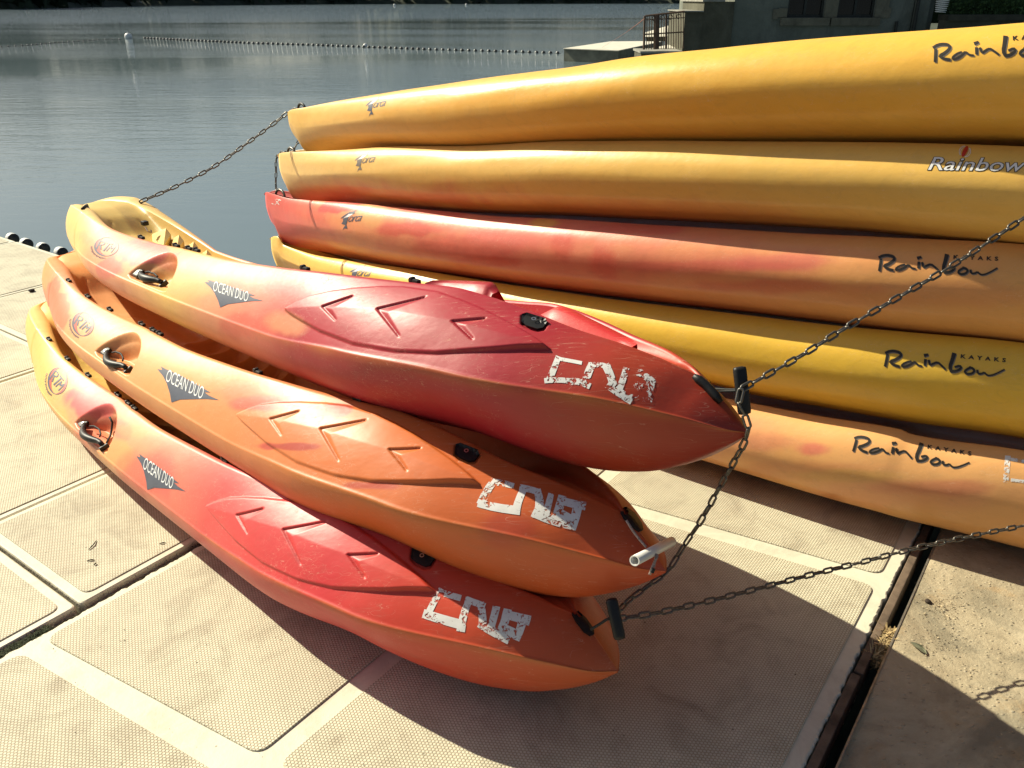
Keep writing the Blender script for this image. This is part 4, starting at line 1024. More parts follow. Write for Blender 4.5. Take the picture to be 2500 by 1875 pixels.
YDEF = [
 dict(top=[(708,269),(745,262),(817,248),(962,224),(1142,197),(1300,175),(1400,162.7),(1544,141),(1788,115),(2005,97.7),(2276,78.7),(2500,62.4)],
      bot=[(748,370),(800,366),(925,360),(1142,356),(1400,343.5),(2000,333),(2301,328.5),(2500,327)],
      stem=[(702,278),(705,302),(715.7,327),(730,345.3),(748.3,370)],
      stops=[(0,(.77,.48,.14)),(1.0,(.76,.44,.12)),(2.5,(.78,.45,.075)),(5.4,(.78,.43,.06))], blobs=[(1800,250,900,40,(.78,.36,.03),.35,.5)],
      label='topmost long yellow kayak of the tall stack, under a dark stone building'),
 dict(top=[(686.8,373),(726.6,371),(817,367),(961.7,358.7),(1142,356),(1400,345),(2000,346.6),(2301,351),(2500,358.6)],
      bot=[(719,486),(853,488),(1034,499),(1214.8,508),(1400,515),(1950,541),(2131,552),(2311,571),(2500,588)],
      stem=[(677,383),(677.8,403),(686.8,432),(697.6,450),(719.3,486)],
      stops=[(0,(.78,.52,.20)),(1.0,(.76,.48,.15)),(2.5,(.76,.47,.11)),(5.4,(.76,.46,.10))], blobs=[(900,480,260,32,(.64,.19,.10),.65,.6),(1500,520,420,30,(.66,.24,.07),.5,.6)],
      label='second kayak from the top of the tall stack, pale yellow with white logo'),
 dict(top=[(654,469),(690.4,481),(744.7,488),(853,495.4),(1034,511.7),(1214.8,528),(1400,537),(1950,570),(2161,580),(2500,598)],
      bot=[(697.6,600),(780.8,620),(925.5,641.9),(1106,667),(1400,710.6),(1950,774),(2251,809),(2500,834.5)],
      stem=[(647,477),(647,504),(657.9,533),(679.6,562),(697.6,600)],
      stops=[(0,(.66,.10,.09)),(.35,(.66,.13,.10)),(.9,(.74,.30,.13)),(1.6,(.72,.26,.15)),(2.2,(.70,.22,.13)),(3.1,(.72,.29,.12)),(3.7,(.74,.36,.12)),(5.4,(.76,.42,.09))],
      blobs=[(1600,640,500,30,(.64,.13,.10),.35,.8),(1150,600,160,30,(.66,.12,.10),.6,.4),(1550,560,120,12,(.62,.07,.06),.5,.3),(1200,640,90,14,(.58,.07,.05),.6,.3),(1480,650,40,40,(.60,.06,.05),.5,.3),(1880,700,200,14,(.60,.10,.07),.5,.5),(830,505,50,18,(.62,.05,.06),.8,.15),(1000,560,80,16,(.64,.08,.08),.6,.3),(1060,520,90,20,(.66,.10,.09),.6,.3),(720,560,110,60,(.64,.10,.09),.6,.5),(1300,560,200,30,(.72,.20,.15),.5,.5),(1400,690,160,30,(.60,.12,.08),.5,.6),(1900,640,130,16,(.68,.15,.12),.55,.5),(1700,650,200,12,(.66,.12,.09),.5,.5),(1500,580,300,24,(.70,.18,.13),.4,.5),(2050,560,150,16,(.72,.24,.12),.5,.5),(1370,590,30,45,(.62,.08,.06),.5,.4),(2250,720,300,26,(.64,.24,.09),.45,.6),(900,530,30,30,(.76,.42,.16),.6,.3),(1330,545,40,12,(.80,.48,.10),.7,.2)],
      label='third kayak from the top of the tall stack, mottled red and orange'),
 dict(top=[(677.8,577.5),(694,598.5),(744.7,616.5),(853,636.4),(997.8,656),(1200,689),(1400,718),(1950,785),(2221,812),(2500,839)],
      bot=[(671,650),(800,700),(1200,800),(1500,880),(1824,963),(1991,993),(2200,1029),(2500,1069)],
      stem=[(662,586),(660.8,598),(661.5,620),(666,636),(671,650)],
      stops=[(0,(.78,.48,.12)),(1.0,(.78,.48,.09)),(2.0,(.78,.49,.06)),(5.4,(.78,.49,.055))], blobs=[],
      label='fourth kayak from the top of the tall stack, bright plain yellow'),
 dict(top=[(720,700),(900,765),(1200,850),(1500,920),(1824,984),(1991,1016),(2200,1051),(2221,1061),(2500,1102)],
      bot=[(740,800),(1000,905),(1300,1010),(1666,1136.5),(1747,1173),(1910,1214),(1950,1224.5),(2131,1274),(2342,1325.5),(2500,1366)],
      stem=[(690,705),(690,725),(700,750),(715,775),(730,795)],
      stops=[(0,(.76,.40,.12)),(1.8,(.76,.33,.18)),(2.6,(.76,.36,.18)),(3.2,(.77,.40,.15)),(5.4,(.77,.39,.13))],
      blobs=[(1985,1095,35,14,(.70,.16,.13),.7,.4),(1880,1080,90,18,(.72,.24,.14),.5,.5),(1950,1150,200,22,(.62,.24,.10),.5,.5),(2150,1210,260,30,(.72,.30,.15),.5,.6),(1760,1070,120,50,(.76,.33,.17),.5,.5),(2060,1160,120,14,(.62,.38,.10),.5,.5),(2300,1190,120,16,(.62,.19,.10),.5,.5),(2020,1222,40,16,(.50,.18,.05),.6,.2)],
      label='bottom kayak of the tall stack, salmon orange, lying on the dock'),
]
Y_SH = [0.0, 0.0, 0.0, 0.0, 0.0]
for yi_, D in enumerate(YDEF):
    stem = np.array([yhit(p, 0.0) for p in D['stem']])       # s,0,z
    s0 = stem[:, 0].min(); D['s0'] = s0; sh = s0 + .25
    bm_ = 1.16 if yi_ == 4 else 1.0; tops = [ysolve(p, .74, sh, bm_) for p in D['top']]; bots = [ysolve(p, .74, sh, bm_) for p in D['bot']]
    ts = sorted(tops); bs = sorted(bots)
    ts = [t for i, t in enumerate(ts) if i == 0 or t[0] > ts[i-1][0] + .01]; bs = [t for i, t in enumerate(bs) if i == 0 or t[0] > bs[i-1][0] + .01]
    smax = s0 + 5.45
    def ext(arr, s_start, z_start, endz):
        k = [a_[0] for a_ in arr]; v = [a_[1] for a_ in arr]
        sl = (v[-1] - v[-3]) / (k[-1] - k[-3])
        k2 = k + [k[-1] + .5, smax - .5, smax]; v2 = v + [v[-1] + .15*sl, v[-1] + .10*sl + (endz*.3), v[-1] + endz]
        if s_start < k[0] - .01: k2 = [s_start] + k2; v2 = [z_start] + v2
        return k2, v2
    D['zt'] = ext(ts, s0 - .001, stem[0, 2] + .004, .03)
    kb, vb = ext(bs, stem[-1, 0] - .02, stem[-1, 2] + .004, .16)
    sk = stem[:, 0]; zk_ = stem[:, 2]; o_ = np.argsort(-zk_)
    # running forefoot from stem, then the bottom line
    ss = list(np.maximum.accumulate(sk[o_] + np.arange(len(sk))*1e-3)); zz = list(zk_[o_])
    kk_ = ss + [k for k in kb if k > ss[-1] + .12]; vv_ = zz + [v - .020 for k, v in zip(kb, vb) if k > ss[-1] + .12]
    D['zk'] = (kk_, vv_)
    D['sh'] = sh; D['smax'] = smax
if False: print([ (d['s0'], d['zt'][1][:4], d['zk'][1][:8]) for d in YDEF])
ZO = 0
for yi_, D in enumerate(YDEF):
    s0, smax, sh = D['s0'], D['smax'], D['sh']
    sA2 = np.concatenate([s0 + np.array([0, .004, .01, .02, .035, .055]), np.linspace(s0 + .08, s0 + .9, 60), np.linspace(s0 + .92, smax - .1, 190), np.array([smax - .06, smax - .02, smax])])
    Kc = len(sA2)
    yb = herm(*YPLAN, np.clip(sA2 - sh, -.25, 5.2)); yb = np.maximum(yb, 0) * (1.16 if yi_ == 4 else 1.0)
    zt = herm(*D['zt'], sA2); zk2 = np.minimum(herm(*D['zk'], sA2), zt - .001)
    if yi_ == 4: zk2 = np.maximum(zk2, .012 * sstep(s0, s0+1, sA2))
    hh = zt - zk2
    A2 = lambda y, z: np.stack([np.broadcast_to(y, (Kc,)), np.broadcast_to(z, (Kc,))], -1).astype(float)
    fin = sstep(1.6, .25, sA2 - s0)
    c1y = yb*(.55 - .35*fin); zmx = zk2 + hh*(.60 - .02*fin); kd = .055*sstep(s0 + .3, s0 + 1.2, sA2)*(yi_ < 4)
    lower = bez([A2(0, zk2 - kd), A2(yb*(.66 - .44*fin), zk2 - kd*.6), A2(yb*(.99 - .12*fin), zk2 + hh*(.20 + .10*fin)), A2(yb, zmx)], 30)
    upper = bez([A2(yb, zmx), A2(yb*1.0, zmx + hh*.14), A2(yb*.925, zt - hh*.055), A2(yb*.74, zt)], 26, True)
    lip2 = bez([A2(yb*.74, zt), A2(yb*.73, zt + .002*np.minimum(1, yb/.1)), A2(yb*.70, zt - .002*np.minimum(1, yb/.1)), A2(yb*.66, zt - .016*np.minimum(1, yb/.1))], 8, True)
    inn2 = bez([A2(yb*.66, zt - .016*np.minimum(1, yb/.1)), A2(yb*.45, zt - .07*np.minimum(1, yb/.12)), A2(yb*0, zt - .10*np.minimum(1, yb/.12))], 8, True)
    prof = np.concatenate([lower, upper, lip2], 1); J2 = prof.shape[1]; allp = np.concatenate([prof, inn2], 1)
    G = YB + sA2[:, None, None]*YA + allp[..., 0:1]*YN + np.array([0, 0, 1.])*allp[..., 1:2]
    # moulded seam on the bottom flank
    Nl = grid_normals(G)
    if Nl[Kc//2, 45] @ YN < 0: Nl = -Nl
    jx = np.arange(allp.shape[1]); seam = np.exp(-((jx - 22)/.9)**2) * .0016 + np.exp(-((jx - 14)/1.5)**2) * -.002
    wob = np.array([[.0022*noise.noise(Vector((s*2.2, j*.11, yi_*9.0))) for j in range(allp.shape[1])] for s in sA2])
    G = G + Nl * (seam[None, :, None] * sstep(s0 + .3, s0 + 1, sA2)[:, None, None] + wob[..., None] * (jx < J2)[None, :, None] * sstep(s0, s0 + .3, sA2)[:, None, None])
    Gf = YB + sA2[:, None, None]*YA - allp[..., 0:1]*YN + np.array([0, 0, 1.])*allp[..., 1:2]
    # gentle chine crease at the bow foot
    org = YB + YA*2.6 + np.array([0, 0, float(zk2[Kc//2])])
    root = empty('kayak', org); tag(root, D['label'], 'kayak', 'long kayaks stacked in the tall pile')
    cn = np.broadcast_to(ramp_col(sA2 - s0, D['stops'])[:, None, :], G.shape).copy()
    cn = blobs_color(cn, G, D['blobs'], 11.0 + yi_*2)
    cf = np.broadcast_to(ramp_col(sA2 - s0, D['stops'])[:, None, :], Gf.shape)
    full = np.concatenate([Gf[:, :J2][:, ::-1], G[:, 1:J2]], 1); fc = np.concatenate([cf[:, :J2][:, ::-1], cn[:, 1:J2]], 1)
    build_grid_obj('hull', full, M_PL2, root, fc)
    ckg = np.concatenate([G[:, J2-1:], Gf[:, J2-1:-1][:, ::-1]], 1); ccg = np.concatenate([cn[:, J2-1:], cf[:, J2-1:-1][:, ::-1]], 1)
    build_grid_obj('deck', ckg, M_PL2, root, ccg)
    D['root'] = root; BV[('y', yi_)] = bvh_grid(full)

# orca mark and word near each bow
zr1 = (850, 200, 11.06)
WH1 = zo([(475, 650), (520, 590), (600, 520), (690, 450), (760, 430), (860, 375), (810, 425), (822, 462), (800, 495), (770, 475), (730, 462), (660, 505), (600, 565), (550, 615)], *zr1)
WH2 = zo([(540, 640), (600, 605), (680, 580), (655, 690), (640, 780), (665, 830), (682, 880), (635, 845), (600, 880), (565, 945), (580, 870), (620, 795), (575, 725), (515, 775), (550, 700)], *zr1)
WHW = zo([(545, 632), (610, 570), (670, 508), (735, 470), (790, 492), (740, 530), (690, 575), (600, 605)], *zr1)
tv, tf = text_shape('orca', .55, 1.0, .82); xs = [p[0] for p in tv]; x0, x1 = min(xs), max(xs); tv = [((x-x0)/(x1-x0), y/.55) for x, y in tv]
for yi_, (dx, dy, sc_, mt) in enumerate(((0, 0, 1, M_GREYF), (-27, 134.5, 1.02, M_GREYF), (-60.8, 276.7, 1.06, M_GREYF), (-39, 408.7, 1.06, M_GREYF))):
    rt = YDEF[yi_]['root']; bv = BV[('y', yi_)]; cx, cy = 905, 258
    rt_ang = (0, .06, .12, .2)[yi_]
    def tr(x, y, dx=dx, dy=dy, sc_=sc_, a=rt_ang):
        X, Y = (x-cx)*sc_, (y-cy)*sc_; return (cx + dx + X*math.cos(a) - Y*math.sin(a), cy + dy + X*math.sin(a) + Y*math.cos(a))
    gm = M_GREY if yi_ != 1 else M_GREYF
    for w_, m_ in ((WH1, gm), (WH2, gm), (WHW, M_WPRINT)):
        stick('whale_logo', w_, [tuple(range(len(w_)))], tr, bv, m_, rt, .0012, maxlen=5)
    # word slanted upwards to the right
    stick('whale_logo', tv, tf, lambda x, y: tr(911 + 31*x + 1*y, 264 - 6*x - 15*y), bv, gm, rt, .0012, maxlen=5)
# brush-script name
z6 = (1800, 500, 3.16)
SCR = [([(1158, 1158), (1150, 1200), (1140, 1242)], 16, 14), ([(1145, 1142), (1180, 1127), (1232, 1130), (1264, 1147), (1262, 1168), (1225, 1192), (1188, 1205)], 15, 17), ([(1180, 1208), (1200, 1232), (1248, 1246)], 16, 14),
       ([(1340, 1206), (1298, 1214), (1262, 1240), (1280, 1250), (1322, 1240), (1362, 1214)], 10, 13), ([(1362, 1214), (1378, 1216), (1390, 1236), (1422, 1243)], 14, 9),
       ([(1452, 1196), (1446, 1236)], 17, 14), ([(1446, 1162), (1470, 1156)], 19, 13),
       ([(1478, 1200), (1484, 1240), (1512, 1224), (1545, 1213), (1570, 1234), (1602, 1266)], 13, 12),
       ([(1672, 1152), (1658, 1200), (1638, 1250), (1650, 1284)], 26, 16), ([(1650, 1284), (1692, 1284), (1732, 1258), (1718, 1240), (1680, 1250)], 16, 12),
       ([(1802, 1254), (1762, 1272), (1752, 1294), (1788, 1308), (1830, 1290), (1824, 1264), (1792, 1254)], 13, 14),
       ([(1852, 1276), (1852, 1298), (1880, 1305), (1906, 1290), (1922, 1312), (1952, 1318), (2002, 1300), (2060, 1270)], 13, 8)]
sv, sf = stroke_shape([(zo(p, *z6), 1.3*w/z6[2], 1.3*w2/z6[2]) for p, w, w2 in SCR])
kv, kf = text_shape('KAYAKS', 0, 1.0, 1.9, .035); xs = [p[0] for p in kv]; x0, x1 = min(xs), max(xs); kv = [((x-x0)/(x1-x0), y/.73) for x, y in kv]
A4 = np.array(zo([(1145, 1140)], *z6)[0]); B4 = np.array(zo([(2060, 1272)], *z6)[0])
def simil(A_, B_):
    v0 = complex(*(B4 - A4)); v1 = complex(B_[0]-A_[0], B_[1]-A_[1]); k_ = v1/v0
    def f(x, y):
        z = complex(x - A4[0], y - A4[1])*k_; return (A_[0] + z.real, A_[1] + z.imag)
    return f
for yi_, A_, B_ in ((3, tuple(A4), tuple(B4)), (2, (2146.5, 628), (2434.5, 655)), (4, (2087, 1069.3), (2366, 1129.6)), (0, (2278.8, 116), (2590, 110))):
    f = simil(A_, B_); rt = YDEF[yi_]['root']; bv = BV[('y', yi_)]
    stick('name_lettering', sv, sf, lambda x, y: f(x + 1.8, y + 2.2), bv, M_GREYF, rt, .0010, maxlen=9)
    stick('name_lettering', sv, sf, f, bv, M_BPRINT, rt, .0018, maxlen=9)
    ka = np.array(zo([(1722, 1183)], *z6)[0]); kb = np.array(zo([(2070, 1214)], *z6)[0])
    def kt(x, y, f=f): 
        q = ka + (kb-ka)*x; return f(q[0] + 1*y, q[1] - 9.6*y)
    stick('name_lettering', kv, kf, kt, bv, M_BPRINT, rt, .0016, maxlen=9)
# outlined name with red oval on the second kayak
def serif(body, off):
    V, Fc = text_shape(body, .28, 1.0, 1.0, off); return V, Fc
V0, F0 = serif('Rainbow', 0); xs = [p[0] for p in V0]; x0, x1 = min(xs), max(xs)
for off, m_, h_ in ((.035, M_BPRINT, .0010), (.004, M_WPRINT, .0019)):
    V1, F1 = serif('Rainbow', off); V1 = [((x-x0)/(x1-x0), y/.73) for x, y in V1]
    stick('name_lettering', V1, F1, affine((2266, 415), (236, 4), (3, -33)), BV[('y', 1)], m_, YDEF[1]['root'], h_, maxlen=9)
ev = [(math.cos(R(a)), math.sin(R(a))) for a in range(0, 360, 15)]
for k_, m_ in ((1, M_RPRINT),):
    stick('name_lettering', ev, [tuple(range(len(ev)))], affine((2355.6, 370.7), (4.6, 2.0), (6.5, -13)), BV[('y', 1)], m_, YDEF[1]['root'], .0022, maxlen=9)
for sx_ in (-1, 1):
    for q in (1.9, 2.7):
        Vr, Fr = ring(0, 0, .95, 1.05, *( (120, 240) if sx_ < 0 else (-60, 60)), 12)
        stick('name_lettering', [(x*q*1.0, y*.95) for x, y in Vr], Fr, affine((2355.6, 371), (4.6, 2.0), (6.5, -13)), BV[('y', 1)], M_WPRINT, YDEF[1]['root'], .0020, maxlen=9)
# stencilled square on the bottom kayak at the right edge, small mark on the third kayak's bow
z3 = (2380, 960, 6.917)
V, Fc = stroke_shape([(zo(p, *z3), w/z3[2], w/z3[2]) for p, w in (([(555, 1080), (540, 1280), (520, 1480)], 95), ([(520, 1110), (680, 1125), (900, 1165)], 55), ([(620, 1465), (740, 1480), (900, 1500)], 55))])
stick('stencil_letters', V, Fc, ident, BV[('y', 4)], M_STENCILW, YDEF[4]['root'], .001, maxlen=9)
V, Fc = stroke_shape([([(672, 487), (682, 500)], 2, 2), ([(683, 487), (672, 500)], 2, 2), ([(664, 497), (668, 498)], 2, 2), ([(676, 486), (686, 489)], 2, 2)])
stick('stencil_letters', V, Fc, ident, BV[('y', 2)], M_STENCIL, YDEF[2]['root'], .001, maxlen=9)
# black rim anchors on the fourth kayak hidden behind; bow rings
def bow_ring(yi_, px, r_, tilt, depth_off=.0):
    rt = YDEF[yi_]['root']; s, _, z = yhit(px, 0.0); c = YB + YA*s + np.array([0, 0, z - .004])
    pts = []
    for k in range(20):
        a = 2*math.pi*k/20; pts.append(c + YA*r_*math.cos(a) + np.array([0, 0, 1.])*r_*.72*math.sin(a) + YN*.012*math.cos(a + tilt))
    Vt, Ft = tube(pts, .0072, 8, closed=True); mesh_obj('bow_ring', Vt, Ft, M_STEEL if yi_ else M_BLACK, rt, smooth=True)
bow_ring(0, (737, 266), .045, 0); bow_ring(1, (712, 374), .048, 0); bow_ring(2, (684, 478), .055, .5)
bm = bmesh.new(); s, _, z = yhit((678, 578), 0.0); box_bm(bm, YB + YA*(s + .02) + np.array([0, 0, z - .004]), (.05, .02, .016), frame_rot(YA, (0, 0, 1)), .004); bm_obj('bow_fitting', bm, M_BLACK, YDEF[3]['root'])

# ------------------------------------------------------------------ CHAINS
def link_mesh(L_=.042, W_=.019, r=.0032):
    pts = []; a = (W_ - 2*r)/2; hl = (L_ - 2*r)/2 - a
    for k in range(7): t = math.pi*(k/6) - math.pi/2; pts.append((hl + a*math.cos(t), a*math.sin(t), 0))
    for k in range(7): t = math.pi*(k/6) + math.pi/2; pts.append((-hl + a*math.cos(t), a*math.sin(t), 0))
    V, Fc = tube(pts, r, 6, closed=True)
    me = bpy.data.meshes.new('chain_link'); me.from_pydata([tuple(v) for v in V], [], Fc); me.polygons.foreach_set('use_smooth', [True]*len(Fc)); me.materials.append(M_STEEL); me.update(); return me
LM = link_mesh(); PITCHL = .042 - 2*.0032 - .0005
def chain(pts, label, scale=1.0, roll0=0.5):
    P = [Vector(p) for p in pts]
    # smooth polyline through Catmull-Rom then equal spacing
    dense = []
    for i in range(len(P)-1):
        p0 = P[max(i-1, 0)]; p1 = P[i]; p2 = P[i+1]; p3 = P[min(i+2, len(P)-1)]
        for k in range(40):
            t = k/40; dense.append(.5*((2*p1) + (p2-p0)*t + (2*p0-5*p1+4*p2-p3)*t*t + (3*p1-p0-3*p2+p3)*t**3))
    dense.append(P[-1])
    root = empty('chain', P[0]); tag(root, label, 'chain', 'steel chains locking the kayaks')
    step = PITCHL*scale; acc = 0; nodes = [dense[0]]
    for a, b in zip(dense[:-1], dense[1:]):
        l = (b-a).length; acc += l
        while acc >= step:
            acc -= step; nodes.append(b.lerp(a, acc/l if l else 0))
    rl = roll0
    for i in range(len(nodes)-1):
        c = (nodes[i]+nodes[i+1])/2; d = (nodes[i+1]-nodes[i]).normalized()
        o = bpy.data.objects.new('chain_link', LM)
        rot = frame_rot(d, (0, -.6, .8)) @ Matrix.Rotation(rl + (math.pi/2 if i % 2 else 0) + random.uniform(-.22, .22), 3, 'X')
        o.matrix_world = Matrix.Translation(c - P[0]) @ rot.to_4x4() @ Matrix.Scale(scale, 4)
        link(o, root)
    return root
yb0 = yhit((737, 262), 0.0)
def onY(px, y=0.0): s, _, z = yhit(px, y); return YB + YA*s + YN*y + np.array([0, 0, z])
chain([onY((733, 264), -.02), onY((704, 274), -.03), at_y(676, 296, 4.98), at_y(600, 352, 4.82), at_y(520, 408, 4.66), at_y(430, 455, 4.50), at_y(355, 487, 4.40), at_y(326, 499, 4.36)],
      'chain hanging from the topmost yellow kayak bow down to the stern of the red stack', 1.25)
chain([onY((740, 332), -.14), onY((724, 352), -.13) , onY((712, 370), -.10), onY((688, 372), -.12), onY((675, 386), -.14), onY((674, 420), -.15), onY((674, 460), -.14), onY((684, 474), -.10)],
      'short chain looped between the bows of the second and third kayaks of the tall stack', 1.0)
cA = at_y(1810, 950, 1.765)
chain([cA, at_y(1870, 917, 1.80), at_y(1960, 866, 1.86), at_y(2070, 797, 1.93), at_y(2200, 722, 2.0), at_y(2330, 645, 2.08), at_y(2500, 532, 2.18), at_y(2640, 430, 2.26)],
      'long chain rising from the top toggle to the right across the yellow kayaks')
chain([cA, at_y(1800, 975, 1.755), at_y(1812, 1003, 1.75), at_y(1826, 1030, 1.745), at_y(1825, 1062, 1.745), at_y(1802, 1110, 1.765), at_y(1762, 1180, 1.80), at_y(1712, 1270, 1.82), at_y(1668, 1335, 1.82), at_y(1632, 1392, 1.79), at_y(1590, 1425, 1.76), at_y(1530, 1470, 1.70), at_y(1504, 1505, 1.63)],
      'chain dropping from the top toggle past the orange bow to the lowest toggle')
chain([at_y(1500, 1512, 1.615), at_y(1600, 1497, 1.66), at_y(1720, 1470, 1.73), at_y(1850, 1437, 1.81), at_y(1980, 1403, 1.89), at_y(2086, 1377, 1.955), at_y(2250, 1335, 2.04), at_y(2400, 1303, 2.12), at_y(2500, 1283, 2.17), at_y(2640, 1250, 2.25)],
      'chain running from the lowest toggle to the right over the quay gap')

# ------------------------------------------------------------------ LAKE: rope of floats, buoys, raft
bm = bmesh.new(); bmesh.ops.create_uvsphere(bm, u_segments=12, v_segments=8, radius=.085); me_f = bpy.data.meshes.new('rope_float')
for v in bm.verts: v.co.z *= .8
for f_ in bm.faces: f_.smooth = True; f_.material_index = 1 if f_.calc_center_median().x < -.040 else 0
bm.to_mesh(me_f); bm.free(); me_f.materials.append(M_FB); me_f.materials.append(simple('float_grey', (.40, .40, .37), .5, 0, 40, .1))
def line_pts(pxs): return [Vector(ground(u, v, WZ)) for u, v in pxs]
def floats(pxs, n, grp, lab, sc=1.0):
    P = line_pts(pxs); seg = [(b-a).length for a, b in zip(P[:-1], P[1:])]; tot = sum(seg)
    Vt, Ft = tube([p + Vector((0, 0, .0)) for p in P], .012, 5); rp = mesh_obj('float_rope', Vt, Ft, M_RUB); tag(rp, 'thin rope stringing the ' + lab, 'rope')
    for i in range(n):
        d = tot*(i+.5)/n; k = 0
        while d > seg[k] and k < len(seg)-1: d -= seg[k]; k += 1
        p = P[k].lerp(P[k+1], min(1, d/seg[k])); o = bpy.data.objects.new('rope_float', me_f); o.location = p + Vector((0, 0, .03))
        o.rotation_euler = (random.uniform(-.3, .3), random.uniform(-.3, .3), random.uniform(-.5, .5)); o.scale = (sc,)*3; link(o)
        tag(o, 'small black and white float on the ' + lab, 'float', grp)
floats([(350, 94), (450, 99), (600, 106), (760, 111), (892, 116), (1050, 122), (1200, 126), (1370, 131)], 84, 'floats on the swimming line', 'line crossing the lake to the white raft')
floats([(-60, 119), (60, 112), (150, 104), (240, 98), (300, 96)], 26, 'floats on the left swimming line', 'line leaving the photo on the left', .55)
def buoy(px, rad_px, label, hang=.35):
    q = ground(px[0], px[1] + rad_px*.7, WZ); dist = np.linalg.norm(q - CAMP); rad = rad_px/F*dist
    bm = bmesh.new(); bmesh.ops.create_uvsphere(bm, u_segments=24, v_segments=14, radius=rad)
    root = empty('buoy', q); tag(root, label, 'buoy')
    bmesh.ops.translate(bm, vec=(q[0], q[1], WZ + rad*.45), verts=bm.verts); bm_obj('buoy_ball', bm, M_FW, root, True)
    V, Fc = tube([(q[0], q[1], WZ + rad*1.38), (q[0], q[1], WZ + rad*1.62)], rad*.16, 8); mesh_obj('buoy_eye', V, Fc, M_FW, root)
buoy((314, 89), 7.5, 'white ball buoy at the left end of the float line'); buoy((892, 111), 5, 'white ball buoy halfway along the float line')
buoy((342, 10), 5.5, 'white buoy out on the lake near the far shore'); buoy((963, 12), 2.5, 'tiny far buoy in the middle of the lake'); buoy((1138, 11), 2.2, 'tiny far buoy right of the other far one')
M_RAFT = simple('raft_deck', (.62, .58, .48), .7, 0, 3, .15, .3, .01); M_RAFTS = simple('raft_side', (.16, .16, .12), .8, 0, 2, .4, .4, .02)
zt_ = -.02
c1 = ground(1375, 118, zt_); c2 = ground(1510, 123, zt_); c3 = ground(1620, 100, zt_); c4 = ground(1490, 101, zt_)
raft = empty('raft', (c1 + c3)/2); tag(raft, 'low white concrete raft moored beside the railed terrace', 'raft')
V = [c1, c2, c3, c4] + [c + np.array([0, 0, -.03]) for c in (c1, c2, c3, c4)] ; Fq = [(0, 1, 2, 3), (0, 4, 5, 1), (1, 5, 6, 2), (2, 6, 7, 3), (3, 7, 4, 0)]
mesh_obj('raft_top', V, Fq, M_RAFT, raft)
cc_ = (c1+c2+c3+c4)/4
V = [cc_ + (c-cc_)*.985 + np.array([0, 0, -.03]) for c in (c1, c2, c3, c4)] + [cc_ + (c-cc_)*.985 + np.array([0, 0, -.7]) for c in (c1, c2, c3, c4)]
mesh_obj('raft_side', V, [(0, 4, 5, 1), (1, 5, 6, 2), (2, 6, 7, 3), (3, 7, 4, 0)], M_RAFTS, raft)

# ------------------------------------------------------------------ STONE BUILDING, TERRACE, RAILING
YD = 24.0
def stucco(name, c1_, c2_, sc):
    m, nt, nd, lk, b = new_mat(name); co = objco(nt)
    f = noise_n(nt, co, sc, 8, .65, .7); col = ramp(nt, f, [(.3, c1_), (.68, c2_)])
    st = noise_n(nt, vec_map(nt, co, (1.2, 1.2, .35)), sc*1.4, 6, .7, .8)
    col = mix(nt, math_n(nt, 'MULTIPLY', ramp(nt, st, [(.5, 0), (.72, 1)]), .55), col, tuple(c*.45 for c in c1_))
    lk.new(col, b.inputs['Base Color']); b.inputs['Roughness'].default_value = .9
    lk.new(bump(nt, noise_n(nt, co, 14, 6), .6, .02), b.inputs['Normal']); return m
M_STUC = stucco('grey_render', (.10, .11, .085), (.17, .18, .145), .9); M_STON = stucco('dressed_stone', (.11, .10, .065), (.18, .165, .115), 1.8); M_DARKW = stucco('damp_wall', (.055, .050, .028), (.115, .11, .075), 1.1)
M_GLASS, ntg, _, lkg, bg_ = new_mat('dark_pane'); bg_.inputs['Base Color'].default_value = (.010, .010, .012, 1); bg_.inputs['Roughness'].default_value = .12
M_FRAME = simple('window_frame', (.020, .022, .016), .6, 0, 8, .3); M_CAP = simple('wall_coping', (.26, .25, .21), .85, 0, 4, .3, .4, .01); M_IRON = simple('wrought_iron', (.11, .065, .04), .7, .2, 20, .3)
def wx(u, v=45, y=YD): return at_y(u, v, y)[0]
def wz(v, y=YD): return at_y(1250, v, y)[2]
bld = empty('building', (wx(2000), YD + 3, .6)); tag(bld, 'grey rendered stone building with dark windows behind the yellow kayaks', 'building')
def bx(name, x0, x1, y0, y1, z0, z1, mat, parent, bev=0):
    bm = bmesh.new(); box_bm(bm, ((x0+x1)/2, (y0+y1)/2, (z0+z1)/2), (x1-x0, y1-y0, z1-z0), None, bev); return bm_obj(name, bm, mat, parent)
zb_ = -1.0; ztop_ = 6.5
wins = [(1921, 2010), (2043, 2133)]; zs_ = wz(43); zw1 = 2.95
